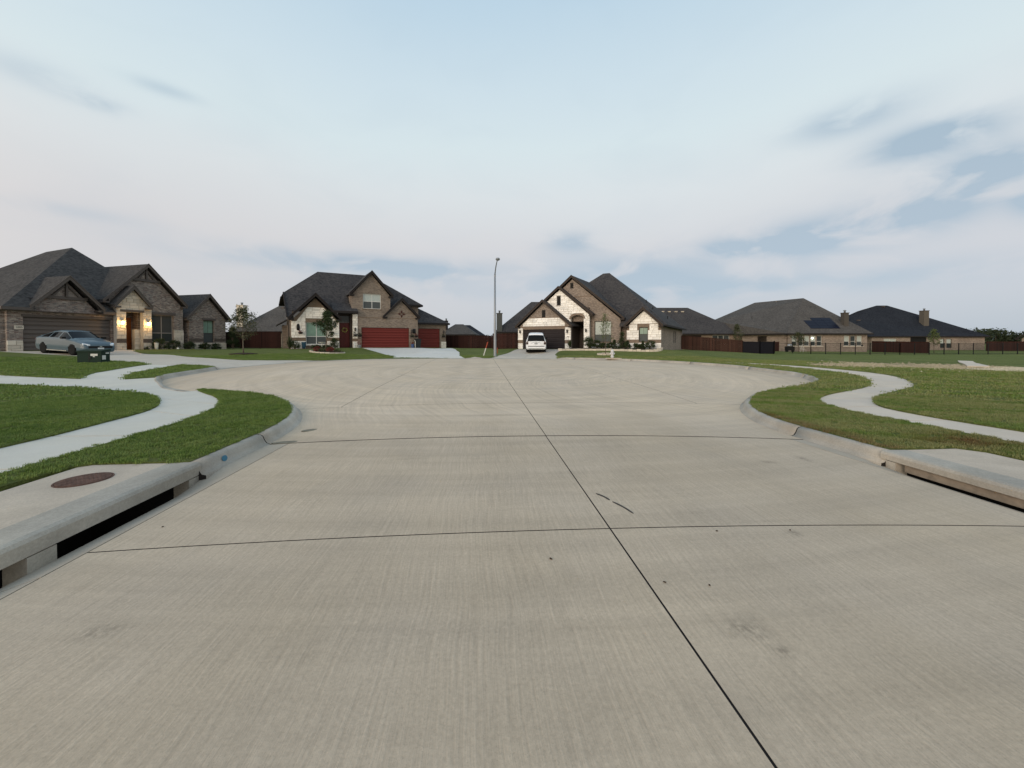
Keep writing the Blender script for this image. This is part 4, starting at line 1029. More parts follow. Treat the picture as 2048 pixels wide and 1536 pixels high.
# entry tower
b = MB(); wall(b, [(5.04, G1), (5.68, G1), (5.68, 4.02), (6.90, 4.02), (6.90, G1), (7.54, G1), (7.54, 4.36), (6.1, 6.10), (5.04, 4.82)], [], -.5, .35); b.build('entry_wall', M_MORT, h1)
stones(h1, [rect(5.03, .60, 5.68, 1.40), rect(5.03, 1.74, 5.68, 4.36), rect(6.90, .60, 7.55, 1.40), rect(6.90, 1.74, 7.55, 4.36), [(5.68, 4.22), (6.90, 4.22), (6.90, 4.36), (5.68, 4.36)], [(5.03, 4.36), (7.55, 4.36), (6.1, 6.05), (5.03, 4.78)]], M_ST1, -.5, 11)
for a_, c_ in ((5.03, 5.68), (6.90, 7.55)): q = MB(); q.box(a_, -.545, 1.40, c_, -.502, 1.74); q.build('brick_band', M_BR1D, h1)
q = MB(); q.box(5.26, -.57, 4.02, 6.98, -.48, 4.22); q.build('lintel', M_TR1, h1)
gable_roof(h1, 6.09, 1.32, 4.62, 6.30, -.85, 4.5, M_RF1, M_TR1)
b = MB(); b.box(5.042, -.15, G1, 5.30, 2.2, 4.6); b.box(7.30, -.15, G1, 7.538, .0, 4.6); b.build('porch_wall', M_BR1, h1)
b = MB(); wall(b, rect(5.30, G1, 7.0, 4.5), [rect(5.75, .7, 6.95, 3.6)], 1.0, .2); b.build('porch_back_wall', M_BR1, h1)
b = MB(); b.box(7.0, .302, G1, 7.30, 2.2, 4.5); b.build('porch_wall', M_BR1, h1)
stones(h1, [rect(6.52, .60, 6.95, 2.55)], M_ST1, -.06, 12)
b = MB(); b.box(6.52, -.04, G1, 6.95, .25, 2.56); b.build('porch_pier', M_MORT, h1)
b = MB(); b.box(5.30, -.2, 4.3, 7.0, 2.2, 4.4); b.build('porch_ceiling', M_WOOD, h1)
b = MB(); b.box(5.75, 1.04, .72, 6.95, 1.12, 3.6); d_ = link('front_door', b.mesh('front_door'), h1, M_WOOD); d_['label'] = 'varnished timber front door glowing orange'
for x in (5.84, 6.38):
    for z_, z2 in ((.85, 1.6), (1.72, 3.45)): q = MB(); q.box(x, 1.0, z_, x+.46, 1.038, z2); q.build('door_panel', M_WOOD, d_)
b = MB(); b.box(5.0, -.6, .60, 7.5, 2.2, .68); b.build('porch_floor', M_DRIVE, h1)
lamp('wall_lamp', 'left of two lit lamps beside the timber door of the dark brick house', W1(5.36, -.56, 3.14), h1.rotation_euler.z, True, 'lit entry lamps')
lamp('wall_lamp', 'right of two lit lamps beside the timber door of the dark brick house', W1(7.22, -.56, 3.10), h1.rotation_euler.z, True, 'lit entry lamps')
# big gable
b = MB(); wall(b, [(7.56, G1), (10.58, G1), (10.58, 4.75), (7.54, 8.08), (4.9, 5.2), (4.9, 4.2), (7.56, 4.2)], [rect(7.86, 1.44, 9.74, 3.94)], .1, .3); b.build('gable_wall', M_BR1, h1)
window(h1, 7.865, 1.445, 9.735, 3.935, .24, 2, .34, mat('frame_grey', (.30, .28, .26), .5), mat('glass_reflecting', (.06, .065, .065), .05), M_GLD, M_TR1)
q = MB(); q.box(7.62, .03, 3.95, 9.9, .098, 4.20); q.build('lintel', M_TR1, h1)
gable_roof(h1, 7.54, 3.20, 4.98, 8.44, -.25, 8.4, M_RF1, M_TR1)
for a_, b_ in (((6.45, .03, 6.97), (8.62, .03, 6.97)), ((7.54, .03, 7.0), (7.54, .03, 8.1))):
    q = MB(); q.bar(a_, b_, .12, .22); q.build('gable_truss', M_TR1, h1)
for s in (-1, 1): q = MB(); q.bar((7.54+s*.62, .04, 7.05), (7.54+s*.1, .04, 7.75), .1, .13, (0, 1, 0)); q.build('gable_brace', M_TR1, h1)
stones(h1, [rect(9.74, .45, 10.60, 2.58)], M_ST1, .1, 13)
stones(h1, [rect(7.58, .45, 9.74, 1.20)], M_ST1, .1, 14)
# recess and right wing
b = MB(); b.box(10.30, 1.1, G1, 11.20, 1.4, 4.0); b.box(10.33, .402, G1, 10.58, 1.1, 4.0); b.build('recess_wall', M_BR1, h1)
b = MB(); wall(b, [(11.04, .2), (14.76, .2), (14.76, 3.84), (12.90, 5.98), (11.04, 3.84)], [rect(12.43, 1.40, 13.52, 3.66)], 0, .3); b.build('wing_wall', M_BR1, h1)
b = MB(); b.box(11.04, .302, .2, 11.30, 1.1, 3.84); b.box(14.50, .302, .1, 14.758, 14, 3.84); b.build('side_wall', M_BR1, h1)
window(h1, 12.435, 1.405, 13.515, 3.655, .14, 1, .42, M_DKFR, M_GLG, M_SCR, M_TR1, grid=True)
q = MB(); q.box(12.30, -.06, 3.67, 13.66, -.002, 3.88); q.build('lintel', M_TR1, h1)
stones(h1, [rect(11.02, .25, 14.78, 1.36)], M_ST1, 0, 15)
for a_, c_ in ((11.03, 12.42), (13.53, 14.77)): q = MB(); q.box(a_, -.03, 1.50, c_, -.002, 1.80); q.build('brick_band', M_BR1D, h1)
gable_roof(h1, 12.90, 2.24, 3.84, 6.38, -.3, 9, M_RF1, M_TR1)
# main hipped roof
pk = (5.7, 6.1, 9.85)
fp = onplane([(-1.15, -.5, 3.95), (5.1, -.5, 3.95), pk], [(-1.15, -.5), (.42, -.5), (.42, .32), (4.06, .32), (4.06, -.5), (5.02, -.5), (5.02, .45), (10.0, .45), (5.7, 6.1)])
roof(h1, [fp, [fp[-2], (10.6, .5, 3.95), fp[-1]], [(-1.15, -.5, 3.95), pk, (5.2, 8.5, 9.5), (-1.15, 14.5, 3.95)], [(10.6, .3, 3.95), (13.4, 14.5, 3.95), (5.2, 8.5, 9.5), pk], [(13.4, 14.5, 3.95), (-1.15, 14.5, 3.95), (5.2, 8.5, 9.5)]], M_RF1)
roof(h1, [[(9.9, .6, 4.2), (11.8, .6, 4.2), (11.8, 6, 6.6), (9.9, 6, 6.6)], [(14.95, .3, 3.86), (14.95, 14.3, 3.86), (12.4, 8, 6.5), (12.4, 4, 6.5)]], M_RF1)
fascia(h1, (-1.15, -.50, 3.93), (.30, -.50, 3.93), M_TR1); fascia(h1, (4.2, -.50, 3.93), (5.05, -.50, 3.93), M_TR1); fascia(h1, (-1.17, -.5, 3.93), (-1.17, 14.5, 3.93), M_TR1)
fascia(h1, (10.2, .58, 4.22), (11.5, .58, 4.22), M_TR1); fascia(h1, (14.97, .0, 3.84), (14.97, 14.3, 3.84), M_TR1)
b = MB(); b.box(-1.1, -.46, 3.70, 5.0, 1., 3.74); b.build('soffit', M_TR1, h1)

# ================================================================== middle house (red doors)
h2 = empty('house', (-11.93, 40.216, 0), math.atan2(.4567, .8896), 'two-storey tan brick house with two red garage doors and a star on its gable', 'house')
def Wm(*a): return W2(h2, *a)
G2 = .45
b = MB(); wall(b, [(-6.16, G2), (-2.08, G2), (-2.08, 3.42), (-4.16, 5.66), (-6.16, 3.50)], [rect(-4.98, 1.22, -3.18, 3.34)], 0, .28); b.build('front_wall', M_BR2D, h2)
window(h2, -4.975, 1.225, -3.185, 3.335, .12, 2, .36, M_WHITE, M_GLG, M_SCR, M_ST2)
stones(h2, [rect(-6.18, .80, -5.0, 1.54), rect(-6.18, 1.86, -5.0, 3.40), rect(-3.16, .80, -2.08, 1.54), rect(-3.16, 1.86, -2.08, 3.36), [(-5.78, 3.40), (-5.0, 3.40), (-5.0, 4.52)], [(-5.0, 3.70), (-3.16, 3.70), (-3.16, 4.44), (-3.46, 4.76), (-4.82, 4.76), (-5.0, 4.56)], [(-3.16, 3.36), (-2.42, 3.36), (-2.42, 3.62), (-3.16, 4.40)]], M_ST2, 0, 21)
q = MB(); q.box(-4.99, -.03, 3.345, -3.17, -.002, 3.69); q.build('soldier_header', M_BR2D, h2)
gable_roof(h2, -4.16, 2.24, 3.76, 6.08, -.5, 5.0, M_RF2, M_TR2)
b = MB(); b.box(-6.16, .282, .3, -5.86, 2.0, 3.6); b.box(-6.20, 2.0, .3, -5.9, 12.0, 5.75); b.build('side_wall', M_BR2, h2)
window(h2, 4.2, 4.2, 5.4, 5.5, -6.30, 1, .5, M_WHITE, M_GLW, M_SCR, None, lambda u, v_, z: (v_+.02, u, z))
q = MB(); q.tube([(-6.30, 2.1, .8), (-6.30, 2.1, 5.3)], .05, 6); q.build('downspout', M_TR2, h2)
# entry
b = MB(); wall(b, rect(-2.08, G2, -.30, 4.45), [rect(-2.0, .80, -1.02, 4.02)], .6, .2); b.build('entry_wall', M_TR3, h2)
b = MB(); b.box(-1.99, .66, .88, -1.03, .72, 3.38); d_ = link('front_door', b.mesh('front_door'), h2, M_WOODR); d_['label'] = 'dark red front door with a yellow wreath'
for x in (-1.91, -1.48):
    for z_, z2 in ((1.0, 1.7), (1.85, 3.25)): q = MB(); q.box(x, .63, z_, x+.36, .658, z2); q.build('door_panel', M_WOODR, d_)
b = MB(); b.box(-1.99, .66, 3.48, -1.03, .70, 4.0); b.build('transom', M_GLD, h2)
b = MB(); b.box(-2.0, .58, 3.39, -1.02, .598, 3.47); b.build('door_rail', M_TR1, h2)
b = MB(); b.box(-1.02, .3, G2, -.84, .55, 4.3); b.build('porch_post', M_TR3, h2)
b = MB(); b.box(-.83, .02, G2, -.37, .3, 4.4); b.build('porch_pier', M_BR2D, h2)
stones(h2, [rect(-.84, 1.80, -.36, 4.24), rect(-.84, .80, -.36, 1.50)], M_ST2, .02, 22)
q = MB(); q.box(-2.1, -.15, 4.30, -.37, .5, 4.40); q.build('porch_beam', M_TR3, h2)
b = MB(); b.box(-2.06, -.3, .6, -.3, .6, .84); b.build('porch_floor', M_DRIVE, h2)
# garage block with upper gable
b = MB(); wall(b, [(-.36, G2), (5.84, G2), (5.84, 4.05), (4.04, 5.82), (2.9, 4.7), (2.9, 6.20), (1.0, 8.40), (-.90, 6.20), (-.90, 4.46), (-.36, 4.46)], [rect(0, .6, 4.90, 2.94), rect(.17, 4.84, 1.95, 6.38)], 0, .28); b.build('garage_wall', M_BR2, h2)
b = MB(); b.box(-.90, .282, 4.46, -.64, 3.2, 6.2); b.box(2.64, .282, 4.2, 2.90, 3.2, 6.2); b.build('side_wall', M_BR2, h2)
garage_door(h2, .004, .78, 4.896, 2.936, .14, M_RED, 4, lab='wide red double garage door')
window(h2, .175, 4.845, 1.945, 6.375, .10, 2, .50, M_WHITE, M_GLW, M_SCR, M_BR2D)
for z_, u0_, u1_ in ((3.92, -.35, 5.83),): q = MB(); q.box(u0_, -.025, z_, u1_, -.002, z_+.07); q.build('brick_band', M_BR2D, h2)
q = MB(); q.box(2.75, -.022, 4.48, 5.35, -.002, 4.53); q.build('brick_band', M_BR2D, h2)
gable_roof(h2, 1.0, 2.12, 6.34, 8.72, -.3, 5.0, M_RF2, M_TR2)
gable_roof(h2, 4.04, 1.93, 4.16, 6.10, -.3, 3.0, M_RF2, M_TR2)
# second garage set back
b = MB(); wall(b, rect(5.60, .4, 10.05, 3.56), [rect(6.66, .55, 9.30, 3.0)], 2.3, .28); b.build('garage_wall', M_BR2, h2)
b = MB(); b.box(5.56, .282, G2, 5.84, 2.3, 4.3); b.box(9.77, 2.582, .4, 10.05, 12, 3.56); b.build('side_wall', M_BR2, h2)
garage_door(h2, 6.664, .68, 9.296, 2.996, 2.44, M_RED, 4, lab='narrower red garage door at the right')
stones(h2, [rect(9.45, .55, 10.07, 1.45)], M_ST2, 2.3, 23)
roof(h2, [[(5.6, 1.95, 3.66), (10.4, 1.95, 3.66), (7.2, 4.7, 5.62), (5.6, 4.7, 5.62)], [(10.4, 1.95, 3.66), (10.4, 12, 3.66), (7.2, 9, 5.62), (7.2, 4.7, 5.62)]], M_RF2)
fascia(h2, (5.86, 1.93, 3.66), (10.42, 1.93, 3.66), M_TR2); fascia(h2, (10.42, 1.93, 3.66), (10.42, 12, 3.66), M_TR2)
# upper rear block and main roof
b = MB(); b.box(2.92, 3.0, 3.6, 6.9, 3.28, 5.75); b.box(6.62, 3.282, 3.6, 6.9, 12, 5.75); b.build('upper_wall', M_BR2, h2)
rl = (-3.5, 4.8, 8.95); rr_ = (1.9, 4.8, 9.0); r3 = (3.0, 8.0, 9.15)
fq = onplane([(-6.5, -.4, 3.74), (-.42, -.4, 3.80), (-.8, 4.8, 8.97)], [(-6.5, -.4), (-6.1, -.4), (-6.1, .30), (-2.1, .30), (-2.1, .2), (-.95, .2), (-.95, 1.9), (1.0, 4.2), (1.9, 4.6), (1.9, 4.8), (-3.5, 4.8), (-6.75, 2.0)])
roof(h2, [fq, [rl, (-6.75, 2.0, 6.22), (-6.95, 1.9, 5.80), (-6.95, 12, 5.80), (-3.5, 8, 8.95)],
          [rr_, (7.3, 2.6, 5.74), (7.3, 12.0, 5.74), (3.0, 8.0, 9.0)], [(2.2, 2.6, 5.74), (7.3, 2.6, 5.74), rr_], [rl, rr_, (3, 8, 9.0), (-3.5, 8, 8.95)], [(-3.5, 8, 8.95), (3, 8, 9.0), (7.3, 12, 5.74), (-6.95, 12, 5.8)]], M_RF2)
fascia(h2, (3.1, 2.58, 5.74), (7.32, 2.58, 5.74), M_TR2); fascia(h2, (7.32, 2.58, 5.74), (7.32, 12, 5.74), M_TR2); fascia(h2, (-6.97, 1.9, 5.82), (-6.97, 12, 5.82), M_TR2)
roof(h2, [[(-2.7, -.55, 4.50), (-.40, -.55, 4.50), (-.40, .9, 5.35), (-2.7, .9, 5.35)]], M_RF2); fascia(h2, (-2.6, -.57, 4.50), (-.38, -.57, 4.50), M_TR2, .22)
q = MB(); q.bar((-6.75, 1.98, 6.24), (-6.53, -.42, 3.78), .08, .16); q.build('rake_board', M_TR2, h2)
b = MB(); b.box(-6.7, 8.5, .4, -6.2, 11, 3.3); b.build('side_bay', M_BR2, h2); roof(h2, [[(-7.3, 8.0, 3.3), (-6.2, 8.0, 4.0), (-6.2, 11.2, 4.0), (-7.3, 11.2, 3.3)]], M_RF2)
q = MB()
for k in range(4):
    a = R(90*k); c, s = math.cos(a), math.sin(a)
    for P in ([(0.09, 0), (.22, .10), (.40, 0), (.22, -.10)],):
        q.ext([(x*c-z*s, x*s+z*c) for x, z in P], 0, .03)
for k in range(4):
    a = R(90*k+45); q.bar((.08*math.cos(a), .015, .08*math.sin(a)), (.2*math.cos(a), .015, .2*math.sin(a)), .03, .05, (0, 1, 0))
st = q.build('wall_star', mat('star_iron', (.06, .018, .014), .6), None); st.location = W2(h2, 4.08, -.04, 4.42); st.rotation_euler = (0, 0, h2.rotation_euler.z); tag(st, 'dark red iron star ornament on the small gable between the red doors', 'ornament')
pipe(h2, (-.35, 2.6, 6.9), .5)

# ================================================================== right house (arched entry)
h3 = empty('house', (5.021, 44.335, 0), math.atan2(-.5711, .8209), 'stone-fronted house with three stepped gables, arched entry and dark garage door', 'house')
G3 = .3
b = MB(); wall(b, [(-.62, G3), (5.86, G3), (5.86, 3.1), (2.66, 5.86), (-.62, 3.04)], [rect(0, .5, 5.20, 2.84), rect(2.40, 3.98, 2.86, 5.03)], 0, .28); b.build('front_wall', M_BR3, h3)
garage_door(h3, .004, .60, 5.196, 2.836, .14, M_GD3, 5, lab='dark brown double garage door')
stones(h3, [rect(-.64, .55, -.004, 1.28), rect(-.64, 1.64, -.004, 3.03), rect(5.204, .55, 5.88, 1.28), rect(5.204, 1.64, 5.88, 3.05), [(-.004, 3.20), (5.204, 3.20), (5.204, 3.52), (4.52, 4.12), (.80, 4.12), (-.004, 3.50)], rect(-.004, 2.87, -.19+.19, 2.88)][:5], M_ST3, 0, 31)
q = MB(); q.ext([(-.05, 2.86), (5.25, 2.86), (5.40, 3.19), (-.2, 3.19)], -.045, -.004); q.build('soldier_header', M_BR3D, h3)
for a_, c_ in ((-.64, -.004), (5.204, 5.88)): q = MB(); q.box(a_, -.04, 1.28, c_, -.003, 1.64); q.build('brick_band', M_BR3D, h3)
q = MB(); q.box(.7, -.03, 4.12, 4.6, -.003, 4.20); q.build('brick_band', M_BR3D, h3)
vent(h3, 2.40, 3.98, 2.86, 5.03, .06, sill=M_BR3D)
gable_roof(h3, 2.66, 3.44, 3.24, 6.14, -.4, 6, M_RF3, M_TR3)
# entry gable
arch = [(5.66, .5), (5.66, 3.95)]+[(6.385+.725*math.cos(R(a)), 3.95+.42*math.sin(R(a))) for a in range(168, 0, -12)]+[(7.11, 3.95), (7.11, .5)]
b = MB(); wall(b, [(.9, 3.6), (5.0, 3.6), (5.0, .3), (7.76, .3), (7.76, 4.36), (4.31, 7.24), (.9, 4.4)], [arch, rect(3.98, 5.5, 4.44, 6.56)], .6, .28); b.build('entry_wall', M_MORT, h3)
vent(h3, 3.98, 5.5, 4.44, 6.56, .66, sill=M_BR3D)
stones(h3, [[(5.0, 3.1), (5.62, 3.1), (5.62, 4.55), (3.98, 4.55), (3.98, 3.9)], rect(7.14, .60, 7.78, 3.95), [(7.14, 3.95), (7.78, 3.95), (7.78, 4.34), (7.52, 4.55), (6.95, 4.55), (7.12, 4.3)], [(5.62, 4.40), (5.9, 4.50), (6.9, 4.50), (6.9, 4.55), (5.62, 4.55)], [(.95, 4.55), (3.97, 4.55), (3.97, 6.95), (3.9, 6.90)], [(4.45, 4.55), (7.52, 4.55), (4.45, 7.12)], [(3.97, 4.55), (4.45, 4.55), (4.45, 5.40), (3.97, 5.40)], [(3.97, 6.60), (4.45, 6.60), (4.45, 7.12), (4.31, 7.2), (3.97, 6.95)]], M_ST3, .6, 33)
q = MB(); n = 14; P = [(6.385+.73*math.cos(math.pi*k/n), 3.95+.42*math.sin(math.pi*k/n)) for k in range(n+1)]; Q = [(6.385+.93*math.cos(math.pi*k/n), 3.95+.64*math.sin(math.pi*k/n)) for k in range(n+1)]
for k in range(n): q.ext([P[k], Q[k], Q[k+1], P[k+1]], .54, .62)
q.build('arch_trim', M_BR3D, h3)
gable_roof(h3, 4.31, 3.88, 4.44, 7.60, .25, 7, M_RF3, M_TR3)
b = MB(); b.box(5.30, .882, .3, 5.56, 3.6, 5.2); b.box(7.30, .882, .3, 7.56, 3.6, 5.2); b.box(5.56, 3.6, .3, 7.3, 3.8, 5.2); b.box(5.56, .882, 4.6, 7.3, 3.6, 4.7); b.build('porch_wall', M_BR1D, h3)  # darker brick than the house stands in for porch shade; ceiling blocks sky light
b = MB(); b.box(6.25, 3.50, .62, 7.2, 3.58, 3.1); link('front_door', b.mesh('front_door'), h3, M_TR2)
b = MB(); b.box(5.0, -.1, .35, 8.1, 3.6, .66); b.build('porch_floor', M_DRIVE, h3)
# tall brick gable
b = MB(); wall(b, [(-.0, 3.7), (7.6, 3.7), (7.6, .3), (10.9, .3), (10.9, 3.86), (5.57, 8.40), (0, 3.75)], [rect(8.11, 1.44, 9.94, 3.68), rect(5.32, 7.36, 5.70, 8.02)], 1.2, .28); b.build('gable_wall', M_BR3, h3)
q = MB(); q.box(4.4, 1.17, 6.40, 7.9, 1.197, 6.47); q.build('brick_band', M_BR3D, h3)
vent(h3, 5.32, 7.36, 5.70, 8.02, 1.26, sill=M_BR3D)
window(h3, 8.115, 1.445, 9.935, 3.675, 1.32, 2, .34, M_DKFR, M_GLW, M_SCR, M_BR3D)
stones(h3, [rect(7.80, .55, 10.92, 1.30)], M_ST3, 1.2, 34)
gable_roof(h3, 5.57, 5.78, 3.98, 8.80, .9, 8, M_RF3, M_TR3)
b = MB(); b.box(10.86, 1.9, .3, 11.8, 2.2, 3.1); b.box(10.64, 1.482, .3, 10.90, 1.9, 3.1); b.build('recess_wall', M_BR3, h3)
# right wing
b = MB(); wall(b, [(11.76, .3), (15.02, .3), (15.02, 3.0), (13.40, 4.60), (11.76, 3.0)], [rect(12.93, 1.46, 13.80, 2.92)], .4, .28); b.build('wing_wall', M_BR3D, h3)
window(h3, 12.935, 1.465, 13.795, 2.915, .52, 1, .52, M_DKFR, M_GLG, M_SCR, None, grid=True)
stones(h3, [rect(11.74, .60, 15.04, 1.36), rect(11.74, 1.68, 12.92, 2.62), rect(13.81, 1.68, 15.04, 2.62), rect(11.98, 2.62, 12.78, 3.22), rect(13.95, 2.62, 14.78, 3.22), [(12.0, 3.26), (14.8, 3.26), (13.40, 4.56)]], M_ST3, .4, 35, hmax=.28)
q = MB(); q.ext([(12.86, 2.93), (13.87, 2.93), (13.96, 3.22), (12.78, 3.22)], .35, .396); q.build('soldier_header', M_BR3D, h3)
for a_, c_ in ((11.75, 12.92), (13.81, 15.03)): q = MB(); q.box(a_, .36, 1.37, c_, .397, 1.67); q.build('brick_band', M_BR3D, h3)
gable_roof(h3, 13.40, 1.84, 3.16, 4.88, .0, 4, M_RF3, M_TR3)
b = MB(); wall(b, rect(.69, .1, 18, 3.0), [rect(9.3, 1.3, 9.9, 2.7), rect(10.6, 1.3, 11.2, 2.7)], 0, .28, lambda u, v, z: (15.018-v, u, z)); b.build('side_wall', M_BR3, h3)
for a_ in (9.3, 10.6): window(h3, a_+.005, 1.305, a_+.595, 2.695, -.07, 1, .5, M_DKFR, M_GLD, M_SCR, None, lambda u, v_, z: (15.018+v_, u, z))
pA = (7.0, 8, 9.92); pB = (7.8, 8, 9.9); pC = (9.0, 12.5, 8.4)
fr = onplane([(-1.1, .9, 3.2), (15.5, .9, 3.14), pA], [(-1.1, 1.5), (10.86, 1.5), (10.86, .9), (11.8, .9), (11.8, .9), (15.5, .9), (7.8, 8), (7.0, 8)])
fr = onplane([(-1.1, .9, 3.2), (15.5, .9, 3.14), pA], [(-.6, 1.5), (10.86, 1.5), (10.86, .9), (15.5, .9), (7.8, 8), (7.0, 8)])
roof(h3, [fr, [(15.5, .9, 3.14), (15.5, 18.4, 3.14), (9.6, 12.0, 8.2), pB], [(-1.1, .9, 3.2), pA, (7.0, 11, 9.6), (-1.1, 18.4, 3.2)], [pA, pB, (9.6, 12, 8.2), (7, 11, 9.6)], [(7, 11, 9.6), (9.6, 12, 8.2), (15.5, 18.4, 3.14), (-1.1, 18.4, 3.2)]], M_RF3)
fascia(h3, (15.52, .5, 3.16), (15.52, 18.4, 3.14), M_TR2); fascia(h3, (11.0, 1.0, 3.2), (11.75, 1.0, 3.2), M_TR2)
for p in ((13.2, 6.4, 4.9), (14.3, 9.6, 4.0), (12.0, 9, 6.0)): pipe(h3, p, .5)
digits(h3, '1008', 5.55, 2.02, -.055, .16, M_BLK)
for lab, u, v, z in (('left lantern beside the dark garage door of the stone house', -.30, 0, 2.62), ('lantern between the dark garage door and the arched entry', 5.52, 0, 2.62)):
    lamp('wall_lantern', lab, W2(h3, u, v-.06, z), h3.rotation_euler.z, False, 'lanterns on the stone house')
lamp('wall_lantern', 'lantern right of the arched entry on cream stone', W2(h3, 7.42, .54, 2.7), h3.rotation_euler.z, False, 'lanterns on the stone house')
for lab, u, v, z in (('lantern between the two red garage doors', 5.12, 0, 2.62), ('lantern on the narrow brick pier right of the smaller red door', 9.70, 2.3, 2.62), ('lantern on white stone pier right of the red front door', -.60, 0, 2.72)):
    lamp('wall_lantern', lab, W2(h2, u, v-.04, z), h2.rotation_euler.z, False, 'lanterns on the red-door house')

# ================================================================== houses behind (axes turned with the view)
ZR = -PSI
def CW(lat, D): return (lat*math.cos(PSI)+D*math.sin(PSI), -lat*math.sin(PSI)+D*math.cos(PSI))
def far_house(label, lat, D, rz=0.):
    p = CW(lat, D); return empty('house', (p[0], p[1], 0), ZR+rz, label, 'house')
def hip(parent, x0, y0, x1, y1, ze, rid, m, trim=M_TR2, over=.45):
    "hip roof over a rectangle; rid = two ridge ends"
    a, b = rid; X0, X1, Y0, Y1 = x0-over, x1+over, y0-over, y1+over
    roof(parent, [[(X0, Y0, ze), (X1, Y0, ze), b, a], [(X1, Y0, ze), (X1, Y1, ze), b], [(X1, Y1, ze), (X0, Y1, ze), a, b], [(X0, Y1, ze), (X0, Y0, ze), a]], m)
    for p, q in (((X0, Y0-.02, ze), (X1, Y0-.02, ze)), ((X0-.02, Y0, ze), (X0-.02, Y1, ze)), ((X1+.02, Y0, ze), (X1+.02, Y1, ze))): fascia(parent, p, q, trim)
def body(parent, x0, y0, x1, y1, z0, z1, m, holes=()):
    b = MB(); wall(b, rect(x0, z0, x1, z1), [rect(*h) for h in holes], y0, .25); b.build('wall', m, parent)
    b = MB(); b.box(x0, y0+.252, z0, x0+.25, y1, z1); b.build('wall', m, parent); b = MB(); b.box(x1-.25, y0+.252, z0, x1, y1, z1); b.build('wall', m, parent)
    b = MB(); b.box(x0+.252, y1-.25, z0, x1-.252, y1-.002, z1); b.build('wall', m, parent)
# behind, between left and middle house
f = far_house('grey-roofed house with a stone chimney behind the red fence', -43.2, 60)
body(f, 0, 0, 17, 12, .2, 3.0, M_BR2); hip(f, 0, 0, 17, 12, 3.02, ((3.4, 6.5, 7.75), (13, 6.5, 7.75)), M_RFG)
chimney(f, .35, 1.2, .5, 7.1, 1.05, M_ST1, mcap=M_ST1); roof_vents(f, [(4.3, 5.6, 7.02), (5.4, 5.6, 7.02), (6.4, 5.6, 7.02)], M_TR1)
# dark roof behind, left of stone house
f = far_house('house with dark roof and plain chimney behind the stone house', -2.3, 60)
body(f, 0, 0, 12, 12, .2, 2.85, M_BR3); hip(f, 0, 0, 12, 12, 2.95, ((5.6, 6, 8.2), (7.0, 6, 8.2)), M_RF3)
chimney(f, .35, .0, 2.0, 5.75, .85, mat('render_grey', (.10, .105, .10), .9), mcap=mat('render_grey'))
# small far houses right of the middle house
f = far_house('small grey-roofed house behind the fence right of the red garage doors', -13.2, 72)
body(f, 0, 0, 6, 8, .2, 2.6, M_BR3); hip(f, 0, 0, 6, 8, 2.75, ((2.0, 4, 4.8), (3.6, 4, 4.8)), M_RFG); chimney(f, .6, 1.8, 2.0, 5.3, .6, M_TR2)
f = far_house('dark-roofed house partly behind the small grey-roofed house', -14.0, 86)
body(f, 0, 0, 7.2, 8, .2, 2.6, M_BR2); hip(f, 0, 0, 7.2, 8, 2.8, ((2.6, 4, 5.2), (4.2, 4, 5.2)), M_RFB)
# A: long ridge
f = far_house('long grey-roofed house behind the cedar fence right of the stone house', 24.2, 68)
body(f, 0, 0, 16.6, 12, -.3, 2.75, M_BR3D, [(11.2, .9, 14.2, 2.55)]); hip(f, 0, 0, 16.6, 12, 2.82, ((3.0, 6.2, 7.9), (9.6, 6.2, 7.9)), M_RF3)
window(f, 11.205, .905, 14.195, 2.545, .1, 3, .5, M_WHITE, M_GLD, M_GLD)
roof_vents(f, [(4.3+1.25*k, 5.0, 6.95) for k in range(4)], M_ST1)
b = MB(); b.box(4.5, -.02, .6, 9.2, -.004, 2.5); b.build('patio_shade_panel', M_BLACK, f)  # black sheet on the solid wall stands in for the patio's shade
# B: big hip with solar panels
f = far_house('brown hipped-roof house with solar panels and a brick chimney', 42.9, 60)
zB = 2.72
body(f, 0.5, 0.5, 12.9, 13, -.4, 2.62, M_BR3, [(1.0, .75, 5.9, 2.35), (9.2, .75, 12.2, 2.35)])
for a_, c_, n_ in ((1.005, 5.895, 5), (9.205, 12.195, 3)):
    w_ = (c_-a_)/n_
    for k in range(n_): window(f, a_+k*w_+.08, .755, a_+(k+1)*w_-.08, 2.345, .62, 1, .45, M_WHITE, (M_GLW, M_GLD, M_GLW)[k % 3], (M_GLD, M_GLD, M_SCR)[k % 3])
q = MB(); q.box(.9, .44, .62, 6.0, .498, .74); q.box(9.1, .44, .62, 12.3, .498, .74); q.build('sill', M_ST1, f)
for a_, c_ in ((1.0, 5.9), (9.2, 12.2)):
    n_ = 5 if a_ == 1.0 else 3; w_ = (c_-a_)/n_
    for k in range(n_+1): q = MB(); q.box(a_+k*w_-.078 if k else a_, .52, .752, a_+k*w_+.078 if k < n_ else c_, .70, 2.348); q.build('window_pier', M_BR3, f)
p1 = (8.0, 7.4, 9.0); p2 = (4.6, 15.5, 9.0)
roof(f, [[(-.2, 0, zB), (13.4, 0, zB), p1], [(13.4, 0, zB), (13.4, 20, zB), p2, p1], [(-.2, 0, zB), p1, p2, (-5.0, 12.0, 5.2), (-7.5, 16, zB)], [p2, (13.4, 20, zB), (-7.5, 22, zB), (-7.5, 16, zB)]], M_RFG)
fascia(f, (-.2, -.02, zB), (13.4, -.02, zB), M_TR2); fascia(f, (-.22, 0, zB), (-7.5, 16, zB), M_TR2)
